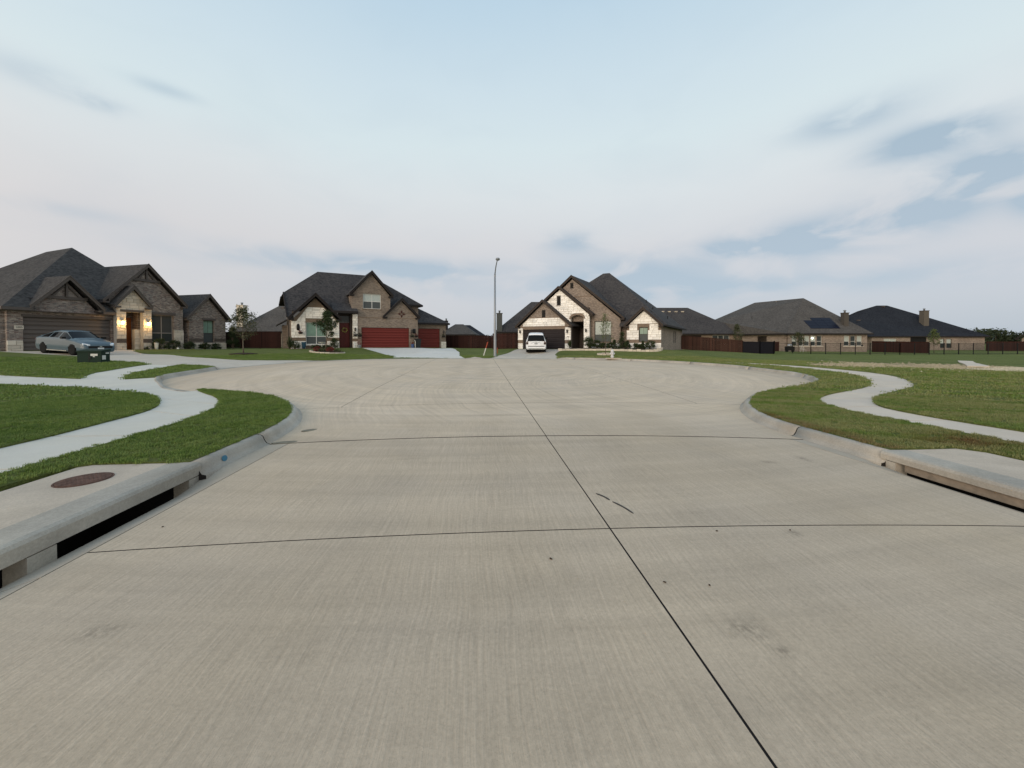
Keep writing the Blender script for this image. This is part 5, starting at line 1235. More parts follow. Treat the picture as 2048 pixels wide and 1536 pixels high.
b = MB(); wall(b, rect(0, -.4, 17.2, 2.6), [rect(3.0, .8, 4.6, 2.3), rect(7.2, .8, 8.2, 2.3)], 0, .25, lambda u, v, z: (.3-u*.4155+v*.91, .7+u*.9096+v*.4155, z)); b.build('wall', M_BR3, f)
def onroof(x, t_): return (x, 7.4*t_, zB+(9.0-zB)*t_+.06)
pan = mat('solar_glass', (.006, .007, .018), .35, spec=.12)
grid_ = [(0, 2.0, 9.6, .12), (0, 0, 0, 0)]
nr = 0
for r_ in range(4):
    t0, t1 = .12+r_*.072, .12+(r_+1)*.072-.004
    x0 = 4.35 if r_ < 3 else 5.75; x1 = 9.05
    n_ = round((x1-x0)/1.57); w_ = (x1-x0)/n_
    for k in range(n_):
        a = onroof(x0+k*w_, t0); b2 = onroof(x0+(k+1)*w_-.03, t0); c = onroof(x0+(k+1)*w_-.03, t1); d = onroof(x0+k*w_, t1)
        q = MB(); q.slab([a, b2, c, d], .04); q.build('solar_panel', pan, f)
chimney(f, 10.35, 1.7, 2.6, 5.95, .72, mat('chimney_siding', (.085, .075, .065), .9), mcap=M_TR1)
roof_vents(f, [(7.5, 8.6, 8.5), (6.9, 10.0, 8.6), (6.2, 11.5, 8.6), (5.0, 14, 8.3)], M_ST1); pipe(f, (-1.5, 6.5, 5.2), .6); pipe(f, (-3.2, 10, 4.2), .8)
# a lamp burning inside behind a pane
q = MB(); q.lathe([(.02, -.12), (.12, -.06), (.13, .06), (.02, .12)], seg=10); o = q.build('window_lamp', mat('window_lamp_glow', (.9, .85, .7), .5, emit=(1, .93, .78), estr=5.), None); p = CW(42.9+4.35, 60.58); o.location = (p[0], p[1], 1.95); tag(o, 'small bright lamp glowing in the window of the solar-panel house', 'lamp')
# C: black roof
f = far_house('black-roofed house with a tall tan chimney behind the iron fence', 67.3, 72)
body(f, 0.3, .4, 21.6, 13, -.5, 2.25, M_BR3, [(2.6, .6, 5.0, 1.95), (13.2, .2, 14.0, 1.9), (14.4, .2, 15.4, 1.9)])
window(f, 2.605, .605, 4.995, 1.945, .5, 2, .5, M_WHITE, M_GLW, M_GLW); window(f, 13.205, .205, 13.995, 1.895, .5, 1, .5, M_DKFR, M_GLW, M_GLD); window(f, 14.405, .205, 15.395, 1.895, .5, 1, .5, M_DKFR, M_GLW, M_GLD)
b = MB(); b.box(7.6, .38, -.3, 10.6, .396, 2.2); b.build('patio_shade_panel', M_BLACK, f)  # flat black sheet painted as patio shade, the wall behind is closed
zC = 2.42
roof(f, [[(-.2, 0, zC), (22.2, 0, zC), (15.9, 6, 6.55), (14.6, 6, 6.5), (11.0, 8.5, 8.9), (8.8, 8.5, 8.9), (3.5, 7, 7.6), (0, 6, 6.35), (-3.5, 6.0, 6.2)], [(22.2, 0, zC), (22.2, 13.4, zC), (15.9, 6, 6.55)], [(11, 8.5, 8.9), (14.6, 6, 6.5), (15.9, 6, 6.55), (22.2, 13.4, zC), (-.2, 16, zC), (8.8, 8.5, 8.9)], [(-.2, 0, zC), (-3.5, 6, 6.2), (-6.5, 12, zC), (-6.5, 3, zC)]], M_RFB)
fascia(f, (-.2, -.02, zC), (22.2, -.02, zC), M_TR2)
chimney(f, 13.3, 3.4, 3.4, 7.35, .95, mat('chimney_siding_tan', (.12, .105, .085), .9), mcap=M_TR1); roof_vents(f, [(9.6, 7.9, 8.5), (1.2, 4.2, 5.5), (15.0, 5.2, 6.1)], M_TR1)
# D: at the right edge
f = far_house('pale brick house with a steep dark gable at the right picture edge', 92, 70, R(-52))
body(f, 0.4, .4, 14, 12, -.4, 1.9, M_BR3, [(3.0, .3, 4.4, 1.6)]); window(f, 3.005, .305, 4.395, 1.595, .5, 2, .5, M_WHITE, M_GLW, M_GLW)
b = MB(); wall(b, [(.4, 1.92), (9, 1.92), (4.7, 5.4)], [], .42, .2); b.build('gable_wall', M_BR3, f)
gable_roof(f, 4.7, 5.0, 1.96, 6.0, 0, 12, M_RFB, M_TR2)

def W2(root, u, v):
    a = root.rotation_euler.z; c, s_ = math.cos(a), math.sin(a); return (root.location.x+c*u-s_*v, root.location.y+s_*u+c*v)
def W1(u, v): return W2(h1, u, v)
def Wm(u, v): return W2(h2, u, v)

# ================================================================== vehicles
M_TYRE = mat('tyre_rubber', (.010, .010, .010), .9, spec=.2); M_RIMB = mat('rim_black', (.012, .012, .013), .5)
M_CGL = mat('car_glass', (.006, .008, .010), .1, spec=.12); M_PLATE = mat('plate_white', (.6, .62, .62), .5); M_CHR = mat('chrome', (.6, .62, .64), .2, .9)
def paint(name, c): 
    m = mat(name, c, .45, .0, .4); m.node_tree.nodes['Principled BSDF'].inputs['Coat Weight'].default_value = .35; m.node_tree.nodes['Principled BSDF'].inputs['Coat Roughness'].default_value = .06; return m
def wheel(parent, x, y, r, wdt, rim=M_RIMB, spokes=7):
    s = 1 if y > 0 else -1
    w0 = MB(); prof = [(r*.62, -wdt/2), (r*.93, -wdt/2), (r, -wdt*.36), (r, wdt*.36), (r*.93, wdt/2), (r*.62, wdt/2)]
    w0.lathe(prof, seg=28); o = w0.build('wheel', M_TYRE, parent, True); o.rotation_euler = (R(-90)*s, 0, 0); o.location = (x, y-s*wdt/2, r)
    w1 = MB(); w1.lathe([(r*.66, wdt*.30), (r*.66, wdt*.44), (r*.60, wdt*.44), (r*.59, wdt*.20), (r*.1, wdt*.20)], seg=24)
    for k in range(spokes):
        a = 2*math.pi*k/spokes; w1.bar((r*.1*math.cos(a), r*.1*math.sin(a), wdt*.34), (r*.62*math.cos(a), r*.62*math.sin(a), wdt*.40), r*.14, .03, (0, 0, 1))
    w1.lathe([(r*.15, wdt*.25), (r*.15, wdt*.42), (r*.02, wdt*.45)], seg=10); w1.build('rim', rim, o)
def car(root, st, arches, pm, sideglass, wind, rear, pillars):
    X = [s[0] for s in st]; xs = np.arange(X[0], X[-1]+.001, .045); cols = [np.interp(xs, X, [s[k] for s in st]) for k in range(1, 6)]
    # soften kinks
    for k in range(5):
        c = cols[k].copy(); c[1:-1] = (c[:-2]+2*c[1:-1]+c[2:])/4; cols[k] = c
    V = []; ring = 21
    for x, hw, zb_, zs, zt, tw in zip(xs, *cols):
        half = [(0, zb_), (hw*.88, zb_), (hw*.975, zb_+.07), (hw, zb_+.42*(zs-zb_))]
        g4 = (hw*.992, zs-.10); half += [(half[3][0]+(g4[0]-half[3][0])*q_, half[3][1]+(g4[1]-half[3][1])*q_) for q_ in (.25, .5, .75)]+[g4, (hw*.965, zs)]
        u5 = half[-1]; e = (tw, zt-.045)
        half += [(u5[0]+(e[0]-u5[0])*.12, u5[1]+(e[1]-u5[1])*.14), (u5[0]+(e[0]-u5[0])*.92, u5[1]+(e[1]-u5[1])*.88), e, (tw*.86, zt), (0, zt+.018)]
        for y, z in half: V.append((x, y, z))
        for y, z in half[-2:0:-1]: V.append((x, -y, z))
    n = 26; body_f = []; gl = {'side_window': [], 'side_window ': [], 'windscreen': [], 'rear_window': []}
    for i in range(len(xs)-1):
        xm = (xs[i]+xs[i+1])/2
        for k in range(n):
            a = k if k < 13 else 25-k
            f = (i*n+k, i*n+(k+1) % n, (i+1)*n+(k+1) % n, (i+1)*n+k)
            zc = sum(V[q][2] for q in f)/4
            if a <= 7 and any(math.hypot(xm-ax, zc-ar*.86) < ar*1.12 for ax, ar in arches): 
                if a >= 1: continue
            if a == 9 and sideglass[0] < xm < sideglass[1] and not any(abs(xm-p) < .045 for p in pillars): gl['side_window' if k < 13 else 'side_window '].append(f); continue
            if a in (11, 12) and wind[0] < xm < wind[1]: gl['windscreen'].append(f); continue
            if a in (11, 12) and rear[0] < xm < rear[1]: gl['rear_window'].append(f); continue
            body_f.append(f)
    body_f.append(tuple(range(n-1, -1, -1))); body_f.append(tuple((len(xs)-1)*n+k for k in range(n)))
    def sub(name, F, m, sm=True):
        us = sorted({q for f in F for q in f}); mp = {u: k for k, u in enumerate(us)}; mb = MB(); mb.add([V[u] for u in us], [tuple(mp[q] for q in f)[::-1] for f in F]); return mb.build(name, m, root, sm)
    o = sub('body', body_f, pm)
    for k, F in gl.items():
        if F: sub(k.strip(), F, M_CGL)
    inn = MB(); inn.box(X[0]+.25, -.62, .32, X[-1]-.25, .62, .62); inn.build('underbody', M_BLACK, root)
    for ax, ar in arches:
        q = MB(); q.lathe([(ar*1.16, -.78), (ar*1.16, .78)], seg=24); ob = q.build('wheel_well', M_BLACK, root); ob.rotation_euler = (R(90), 0, 0); ob.location = (ax, 0, ar*.98)
    return o
Tm = lambda x, y: float(terr(x, y)[0])
def seat(root, fx, bx, z=None):
    "rest a vehicle on sloping ground"
    a = root.rotation_euler.z; c, s = math.cos(a), math.sin(a)
    zf = Tm(root.location.x+c*fx, root.location.y+s*fx); zr = Tm(root.location.x+c*bx, root.location.y+s*bx)
    root.location.z = (zf*(-bx)+zr*fx)/(fx-bx); root.rotation_euler.y = -math.atan2(zf-zr, fx-bx)
# silver-blue sedan on the left driveway
ux, uy = .3342, .9425; hx, hy = .9425, -.3342
px_, py_ = W2(h1, .25, -4.95)
sed = empty('sedan', (px_, py_, 0), math.atan2(hy, hx), 'silver blue sedan with black wheels parked before the grey-brown garage door', 'car')
P_SED = paint('paint_silver_blue', (.065, .105, .13))
st = [(-2.46, .74, .38, .86, .95, .58), (-2.38, .84, .27, .95, 1.07, .66), (-2.15, .90, .23, .985, 1.12, .66), (-1.95, .92, .2, .99, 1.16, .64), (-1.15, .93, .2, .975, 1.40, .56), (-.40, .93, .2, .965, 1.475, .58), (.35, .93, .2, .955, 1.45, .60), (1.22, .92, .2, .94, 1.02, .76),
      (1.75, .91, .2, .86, .925, .74), (2.15, .88, .2, .78, .84, .70), (2.36, .80, .22, .68, .73, .62), (2.46, .70, .30, .58, .62, .52)]
car(sed, st, [(1.42, .345), (-1.41, .345)], P_SED, (-1.75, 1.08), (.40, 1.20), (-1.90, -1.15), (-.95, .02))
for x in (1.42, -1.41):
    for y in (.93, -.93): wheel(sed, x, y, .345, .23)
q = MB(); q.box(2.395, -.62, .46, 2.455, .62, .60); q.box(2.36, -.70, .28, 2.41, .70, .36); q.build('grille', M_BLK, sed)
for y in (-.66, .66):
    q = MB(); q.slab([(2.30, y-.17, .735), (2.43, y-.13*(1 if y > 0 else -1)-.0, .70), (2.43, y+.02, .70), (2.22, y+.17 if y > 0 else y-.17, .77)], .085); q.build('headlight', mat('headlight', (.72, .76, .80), .12, spec=.8), sed)
    q = MB(); q.box(.72, y*1.42, .98, .90, y*1.42+(.20 if y > 0 else -.20), 1.10); q.build('wing_mirror', M_BLK, sed)
    q = MB(); q.box(-2.40, y-.16, .80, -2.33, y+.2, .90); q.build('tail_light', mat('tail_red', (.22, .01, .01), .25), sed)
    q = MB(); q.bar((-1.0, .945 if y > 0 else -.945, .26), (1.0, .945 if y > 0 else -.945, .26), .03, .05); q.build('sill_trim', M_CHR, sed)
q = MB(); q.box(2.458, -.16, .40, 2.475, .16, .50); q.build('number_plate', M_PLATE, sed); q = MB(); q.box(2.457, -.06, .53, 2.47, .06, .60); q.build('badge', M_CHR, sed)
q = MB(); q.bar((-2.2, -.6, 1.10), (-2.2, .6, 1.10), .14, .025); q.build('boot_spoiler', P_SED, sed)
sed.scale = (1, 1, 1.08); seat(sed, 1.42, -1.41)
# white SUV seen from behind
sx_, sy_ = CW(2.50, 40.05)
suv = empty('suv', (sx_, sy_, 0), R(90)+ZR-R(3.6), 'white SUV seen from behind on the driveway of the stone house', 'car')
P_W = paint('paint_white', (.86, .88, .90))
st = [(-2.62, .90, .46, 1.10, 1.16, .86), (-2.60, .95, .40, 1.12, 1.30, .83), (-2.50, .985, .36, 1.15, 1.62, .76), (-2.38, .99, .34, 1.17, 1.87, .70), (-2.1, .99, .33, 1.17, 1.925, .70), (-1, .995, .3, 1.16, 1.935, .70), (.5, .995, .3, 1.14, 1.90, .69), (1.25, .99, .3, 1.12, 1.22, .84), (2.3, .97, .3, 1.06, 1.16, .80), (2.6, .86, .4, .92, 1.0, .66)]
car(suv, st, [(1.62, .40), (-1.5, .40)], P_W, (-2.3, 1.05), (.55, 1.2), (-2.60, -2.42), (-1.2, .1, .8))
for x in (1.62, -1.5):
    for y in (.985, -.985): wheel(suv, x, y, .40, .29)
q = MB(); q.box(-2.655, -.80, .64, -2.60, .80, .70); q.build('trim_strip', mat('trim_grey', (.10, .11, .11), .5), suv)
q = MB(); q.box(-2.66, -.70, .40, -2.58, .70, .50); q.build('lower_bumper', mat('trim_silver', (.35, .38, .37), .5), suv)
q = MB(); q.box(-2.70, -.88, .50, -2.60, .88, .62); q.build('bumper', P_W, suv)
for y in (-.86, .86):
    q = MB(); q.box(-2.655, y-.10, .86, -2.50, y+.10, 1.05); q.build('tail_light', mat('tail_dark', (.06, .04, .035), .2), suv)
    q = MB(); q.box(-2.652, y-.09, 1.056, -2.50, y+.09, 1.14); q.build('tail_light', mat('tail_clear', (.35, .30, .28), .2), suv)
    q = MB(); q.box(.85, y*1.14, 1.15, 1.05, y*1.14+(.22 if y > 0 else -.22), 1.36); q.build('wing_mirror', M_BLK, suv)
    q = MB(); q.bar((-2.0, y*.76, 1.965), (.3, y*.76, 1.955), .04, .04); q.build('roof_rail', M_BLK, suv)
q = MB(); q.box(-2.645, -.15, .88, -2.62, .15, .98); q.build('number_plate', mat('plate_grey', (.30, .32, .34), .5), suv)
q = MB(); q.box(-2.65, -.05, 1.07, -2.625, .05, 1.13); q.bar((-2.64, -.5, .93), (-2.64, -.3, 1.045), .012, .02); q.bar((-2.64, .5, .93), (-2.64, .3, 1.045), .012, .02); q.bar((-2.64, -.3, 1.045), (-2.64, .3, 1.045), .012, .02); q.build('badge', M_CHR, suv)
seat(suv, 1.62, -1.5)

# ================================================================== planting
def leaves(mb, pts, n, spread, size, rr, flat=0.):
    for k in range(n):
        p = rr.choice(pts); c = Vector(p)+Vector((rr.gauss(0, spread), rr.gauss(0, spread), rr.gauss(0, spread*.8)))
        a = Vector((rr.gauss(0, 1), rr.gauss(0, 1), rr.gauss(0, .7))).normalized(); b = a.cross(Vector((rr.gauss(0, 1), rr.gauss(0, 1), rr.gauss(0, 1)))).normalized()
        s = size*rr.uniform(.6, 1.3); mb.add([c-a*s, c+b*s*.45, c+a*s, c-b*s*.45], [(0, 1, 2, 3)])
def tree(label, x, y, h, cw, cb, m, n=1500, size=.055, seed=0, cone=0., group=None, trunk_r=.045, twigs=26, z=None, name='tree', spread=.11, far=False):
    rr = random.Random(seed); z = Tm(x, y) if z is None else z
    r = empty(name, (x, y, z), 0, label, 'tree', group)
    lean = (rr.uniform(-.04, .04)*h, rr.uniform(-.04, .04)*h); top = Vector((lean[0], lean[1], h*.93))
    t_ = MB(); P = [Vector((lean[0]*k/6+rr.uniform(-.015, .015), lean[1]*k/6, h*.93*k/6)) for k in range(7)]; t_.tube(P, [trunk_r*(1-.85*k/6) for k in range(7)], 7)
    tips = []
    for k in range(twigs):
        f = cb+(1-cb)*(k+.5)/twigs*.92; base = top*f/.93*1.0 if f < .93 else top*.99; base = Vector((lean[0]*f, lean[1]*f, h*f))
        a = k*2.4+rr.uniform(-.4, .4); prof = (1-((f-cb)/(1-cb))**1.4)*(1-cone)+cone*(1-(f-cb)/(1-cb)); prof = max(prof, .12)*min(1, .55+3*(f-cb)/(1-cb))
        L = cw/2*prof*rr.uniform(.65, 1.15); up = L*rr.uniform(.5, 1.1)
        e = base+Vector((math.cos(a)*L, math.sin(a)*L, up)); mid = (base+e)/2+Vector((0, 0, -.06*L)); t_.tube([base, mid, e], [trunk_r*.32, trunk_r*.2, .004], 4)
        for q_ in (.45, .7, .9, 1.0): tips.append(base.lerp(e, q_)+Vector((rr.gauss(0, .04), rr.gauss(0, .04), 0)))
        for q_ in range(2):
            f2 = rr.uniform(.4, .8); b2 = base.lerp(e, f2); a2 = a+rr.uniform(-1.2, 1.2); e2 = b2+Vector((math.cos(a2)*L*.4, math.sin(a2)*L*.4, L*.3)); t_.tube([b2, e2], [trunk_r*.13, .003], 3); tips.append(e2); tips.append(b2.lerp(e2, .5))
    t_.build('trunk', M_BARK, r, True); c = MB(); leaves(c, tips, n, spread, size, rr); c.build('crown', m, r)
    return r
tree('dusky young tree on the dark mulch ring between the left and middle houses', -17.65, 30.47, 3.55, 2.2, .28, M_LF_O, 2600, .06, 1, trunk_r=.05, spread=.15)
tree('dense young tree in the flower bed before the stone window wall', -12.95, 33.75, 3.55, 1.75, .33, M_LF_D, 4200, .065, 2, trunk_r=.045)
tree('slim light green sapling in a stone ring before the stone house', 11.45, 34.2, 3.9, 1.65, .26, M_LF_L, 1050, .05, 3, cone=.5, trunk_r=.035)
p = CW(33.9, 58); tree('small tree whose top shows over the cedar fence between two back houses', p[0], p[1], 4.3, 1.7, .3, M_LF_O, 900, .09, 4, cone=.4, z=-.1)
p = CW(42.4, 57); tree('bushy young tree before the patio of the solar-panel house', p[0], p[1], 3.0, 2.1, .25, M_LF_O, 900, .09, 5, z=-.15)
p = CW(61.4, 56); tree('pale young tree behind the iron fence before the black roof', p[0], p[1], 3.7, 1.7, .25, M_LF_L, 900, .09, 6, cone=.3, z=-.3)
# distant wood on the right horizon
rr = random.Random(77); p = CW(250, 200); wd = MB(); wt = MB()
for k in range(46):
    lat = 225+k*4.2+rr.uniform(-1.5, 1.5); D = 205+rr.uniform(-9, 20); x, y = CW(lat, D); hh = rr.uniform(4.2, 6.8)*(1.1 if k < 12 else .85)
    wt.tube([(x, y, -.6), (x, y, hh*.7)], [.25, .08], 5)
    pts = [(x+rr.gauss(0, 1.9), y+rr.gauss(0, 1.5), hh*rr.uniform(.12, 1.)) for _ in range(34)]
    leaves(wd, pts, 520, .8, .65, rr)
for k in range(140):
    lat = -360+k*4.2; D = 330+rr.uniform(-10, 20); x, y = CW(lat, D); hh = rr.uniform(4.5, 6.5)
    pts = [(x+rr.gauss(0, 2.6), y+rr.gauss(0, 1.5), hh*rr.uniform(.1, 1.)) for _ in range(16)]
    leaves(wd, pts, 110, .8, .8, rr)
wo_ = tag(wd.build('distant_wood', M_LF_F, None), 'low dark wood along the horizon behind the houses', 'trees', kind='stuff'); tk = wt.build('trunks', M_BARK, wo_)
tk['kind'] = 'stuff'
def shrub(label, x, y, z, rx, rz, m=M_LF_D, n=420, size=.045, seed=0, group=None, cone=False, name='shrub', spike=False):
    rr = random.Random(seed); r = empty(name, (x, y, z), 0, label, 'shrub', group); pts = []
    s_ = MB()
    for k in range(40):
        a = rr.random()*6.283; f = rr.random()
        if cone: zz = rz*f; rad = rx*(1-f)**.75*(.6+.4*rr.random())
        else: t_ = math.acos(rr.uniform(-.6, 1)); zz = rz*(.45+.5*math.cos(t_)); rad = rx*math.sin(t_)*(.75+.3*rr.random())
        pts.append((rad*math.cos(a), rad*math.sin(a), zz))
        s_.tube([(0, 0, 0), (rad*.5*math.cos(a), rad*.5*math.sin(a), zz*.7), pts[-1]], [.012, .008, .003], 3)
    s_.build('stems', M_BARK, r); c = MB()
    n = int(n*3.2); size *= 1.15
    if spike:
        for k in range(34):
            a = rr.random()*6.283; t_ = rr.uniform(.25, 1.25); L = rz*rr.uniform(.8, 1.15); e = Vector((math.cos(a)*math.sin(t_)*rx*1.2, math.sin(a)*math.sin(t_)*rx*1.2, math.cos(t_)*L*.95+.1)); pw = Vector((-math.sin(a), math.cos(a), 0))*.03
            c.add([-pw, pw, e*.6+pw+Vector((0, 0, .05)), e*.6-pw+Vector((0, 0, .05)), e], [(0, 1, 2, 3), (3, 2, 4)])
    else: leaves(c, pts, n, rx*.20, size, rr)
    c.build('foliage', m, r); return r
# left house: row of clipped shrubs and an evergreen at the corner
for k, (u, rx, rz, lab) in enumerate([(8.0, .52, .95, 'tallest dark shrub under the left half of the big dark window'), (9.15, .48, .78, 'dark shrub under the right half of the big dark window'), (10.55, .42, .72, 'dark shrub in front of the stone pier of the dark brick house'), (12.0, .40, .66, 'rounded shrub left of the narrow green window'), (13.15, .36, .60, 'small rounded shrub under the narrow green window')]):
    x, y = W1(u, -.75); shrub(lab, x, y, Tm(x, y), rx, rz, seed=20+k, group='shrubs along the dark brick house')
x, y = W1(15.3, -.3); shrub('tall dark conical evergreen at the right corner of the dark brick house', x, y, Tm(x, y), .62, 2.45, n=1500, seed=29, cone=True)
q = MB(); q.lathe([(.07, 0), (.10, .05), (.09, .12), (.03, .17)], seg=12); o = q.build('garden_ball', mat('ball_white', (.8, .8, .75), .4), None, True); x, y = W1(9.0, -1.5); o.location = (x, y, Tm(x, y)); tag(o, 'small white ball lying before the shrubs under the big window', 'garden ball')  # plain white ball of one even colour
# entry furnishings of the left house
def pot(label, x, y, z, r_, h, m, cat='planter', plant=None, pm=None, seed=0, group=None, name='planter'):
    o = empty(name, (x, y, z), 0, label, cat, group); q = MB(); q.lathe([(r_*.65, 0), (r_*.8, h*.3), (r_, h*.95), (r_*1.06, h), (r_*.9, h), (r_*.85, h*.9), (.01, h*.9)], seg=16); q.build('pot', m, o, True)
    if plant:
        c = MB(); rr = random.Random(seed); leaves(c, [(rr.gauss(0, r_*.6), rr.gauss(0, r_*.6), h+plant*rr.random()) for _ in range(16)], 150, r_*.25, .04, rr); c.build('foliage', pm or M_LF_D, o)
    return o
x, y = W1(7.62, -.95); pot('tall slim white planter right of the timber door of the dark brick house', x, y, Tm(x, y), .16, .62, M_ST2, plant=.3, seed=3)
x, y = W1(7.0, -.75); pot('low dark planter on the step beside the timber door', x, y, .68, .2, .22, M_TR2, plant=.15, seed=4)
# stone house planting bed with its stone edging
BED = resample([(7.9, 38.3), (9.2, 38.2), (10.6, 37.7), (12.2, 36.9), (13.9, 35.9), (15.3, 35.1), (16.5, 34.75), (17.3, 35.3), (17.6, 36.3)], 31)
be = empty('stone_edging', (BED[0][0], BED[0][1], 0), 0, 'low cream stone edging that borders the shrub bed of the stone house', 'garden edging')
for k in range(30):
    a, b_ = BED[k], BED[k+1]; d = b_-a; L = np.linalg.norm(d); z = Tm(*((a+b_)/2)); hgt = random.uniform(.20, .27)
    q = MB(); q.bar((a[0]+d[0]*.02-be.location.x, a[1]+d[1]*.02-be.location.y, z+hgt/2-.03), (b_[0]-d[0]*.03-be.location.x, b_[1]-d[1]*.03-be.location.y, z+hgt/2-.03), random.uniform(.17, .22), hgt); q.build('edging_stone', M_ST1, be)
mul = MB(); inner = [W2(h3, u, -.05+(.6 if 5 < u < 8 else 1.2 if u < 11 else .4)) for u in (5.95, 8, 10.9, 11.8, 15.0)]
for k in range(30):
    t_ = k/30; t2 = (k+1)/30
    def inn(t): j = min(int(t*4), 3); f = t*4-j; return (inner[j][0]+(inner[j+1][0]-inner[j][0])*f, inner[j][1]+(inner[j+1][1]-inner[j][1])*f)
    a, b_ = BED[k], BED[k+1]; c1, c2 = inn(t_), inn(t2)
    mul.slab([(a[0], a[1], Tm(*a)+.13), (b_[0], b_[1], Tm(*b_)+.13), (c2[0], c2[1], .80), (c1[0], c1[1], .80)], .15)
M_MULCH = mat('mulch', (.040, .025, .016), .95, var=.5, vscale=20, bump=1., bscale=30)
mo = mul.build('mulch_bed', M_MULCH, None); mo['kind'] = 'structure'
SH3 = [(6.0, -.6, .42, 1.0, 'spiky', 'spiky dark plant left of the arched entry'), (8.0, -.2, .50, 1.25, 'round', 'large loose shrub right of the arched entry lantern pier'), (8.75, .1, .38, .80, 'round', 'shrub at the left edge of the wide bedroom window'), (9.45, .1, .30, .55, 'round', 'low shrub under the wide window of the stone house'), (10.1, .1, .30, .58, 'round', 'low shrub beneath the right end of the wide window'), (10.55, .2, .26, .85, 'cone', 'slim upright shrub near the inside corner of the stone house'),
       (11.35, .1, .52, 1.55, 'cone', 'tallest bushy evergreen in the inside corner of the stone house'), (12.05, -.5, .34, .75, 'cone', 'pointed shrub at the left of the right stone gable'), (12.95, -.6, .34, .50, 'round', 'low spreading shrub left under the narrow green window of the stone gable'), (13.5, -.6, .24, .72, 'cone', 'slim shrub under the narrow window of the stone gable'), (14.2, -.7, .42, .80, 'round', 'shrub at the right end of the stone edging')]
for k, (u, v, rx, rz, kd, lab) in enumerate(SH3):
    x, y = W2(h3, u, v); shrub(lab, x, y, .80, rx, rz, seed=40+k, n=380 if rx < .45 else 650, cone=kd == 'cone', spike=kd == 'spiky', group='shrubs in the edged bed of the stone house')
def ring(label, cx, cy, r_, n, m=M_ST1, hh=.13, sq=1.):
    e = empty('stone_ring', (cx, cy, 0), 0, label, 'garden edging')
    for k in range(n):
        a = 2*math.pi*k/n; a2 = 2*math.pi*(k+.93)/n; z = Tm(cx+r_*math.cos(a), cy+r_*sq*math.sin(a)); q = MB()
        q.bar((r_*math.cos(a), r_*sq*math.sin(a), z+hh/2), (r_*math.cos(a2), r_*sq*math.sin(a2), z+hh/2), .13, hh*random.uniform(.85, 1.15)); q.build('edging_stone', m, e)
    q = MB(); q.lathe([(r_, -.05), (r_*.97, .05), (r_*.5, .09), (.01, .10)], (0, 0, Tm(cx, cy)), 20, 1, sq); q.build('mulch', M_MULCH, e); return e
ring('cream stone ring around the light green sapling', 11.45, 34.2, .72, 14)
ring('pale stone ring around the flower bed before the red-door house', -12.75, 33.55, 1.35, 22, hh=.10, sq=.75)
q = MB(); q.lathe([(.95, -.03), (.93, .04), (.5, .09), (.01, .11)], seg=22, sy_=.85); o = q.build('mulch_ring', M_MULCH, None); o.location = (-17.65, 30.47, Tm(-17.65, 30.47)+.02); tag(o, 'round mound of black mulch under the dusky young tree', 'mulch')
for k, (dx, dy, rx, rz, m, lab) in enumerate([(-.8, -.1, .25, .40, M_LF_R, 'reddish plant at the left of the ringed flower bed'), (-.25, -.35, .26, .34, M_LF_O, 'olive plant in the middle of the ringed flower bed'), (.35, -.25, .28, .42, M_LF_R, 'red-leaved plant right of the tree in the ringed bed'), (.85, .0, .24, .30, M_LF_L, 'pale plant at the right of the ringed flower bed'), (.0, .4, .3, .5, M_LF_D, 'dark plant behind the tree in the ringed bed')]):
    shrub(lab, -12.75+dx, 33.55+dy, Tm(-12.75+dx, 33.55+dy)+.04, rx, rz, m, 200, .035, 60+k, 'plants in the ringed flower bed', name='bed_plant')
# middle house planting and ornaments
z2 = .84
bd = empty('brick_edging', (*Wm(-4.2, -1.1), 0), h2.rotation_euler.z, 'low brick edging before the white stone window wall', 'garden edging')
for k in range(16): q = MB(); q.box(-2.2+k*.27, -.08, .66, -2.2+k*.27+.255, .08, .84+.02*random.random()); q.build('edging_brick', M_BR2D, bd)
q = MB(); q.slab([(*Wm(-6.4, -1.05), .80), (*Wm(-2.1, -1.05), .80), (*Wm(-2.1, 0), .84), (*Wm(-6.4, 0), .84)], .2); o = q.build('mulch_bed', M_MULCH, None); o['kind'] = 'structure'
for k, (u, v, rx, rz, kd, lab) in enumerate([(-6.35, -.6, .42, 1.35, 'spiky', 'tall palm-like plant at the left corner of the red-door house'), (-5.95, -.8, .35, .75, 'round', 'loose plant below the palm-like plant at the white stone corner'), (-4.2, -.7, .35, .32, 'round', 'low plant under the left half of the white window'), (-3.4, -.7, .35, .30, 'round', 'low plant under the right half of the white window'), (-2.55, -.6, .36, .95, 'round', 'bushy shrub right of the white-framed window')]):
    x, y = Wm(u, v); shrub(lab, x, y, z2, rx, rz, seed=70+k, n=300, spike=kd == 'spiky', group='plants at the foot of the red-door house')
x, y = Wm(-5.2, -.6); pot('blue glazed pot below the white stone wall left of the window', x, y, z2, .20, .62, mat('blue_glaze', (.035, .09, .14), .3))
q = MB(); q.tube([(0, 0, 0), (0, 0, .35)], .04, 8); q.lathe([(.05, .35), (.30, .42), (.32, .46), (.25, .44), (.02, .40)], seg=16); o = q.build('bird_bath', M_WHITE, None, True); x, y = Wm(-3.75, -1.3); o.location = (x, y, Tm(x, y)+.2); tag(o, 'white bird bath before the white-framed window of the red-door house', 'bird bath')
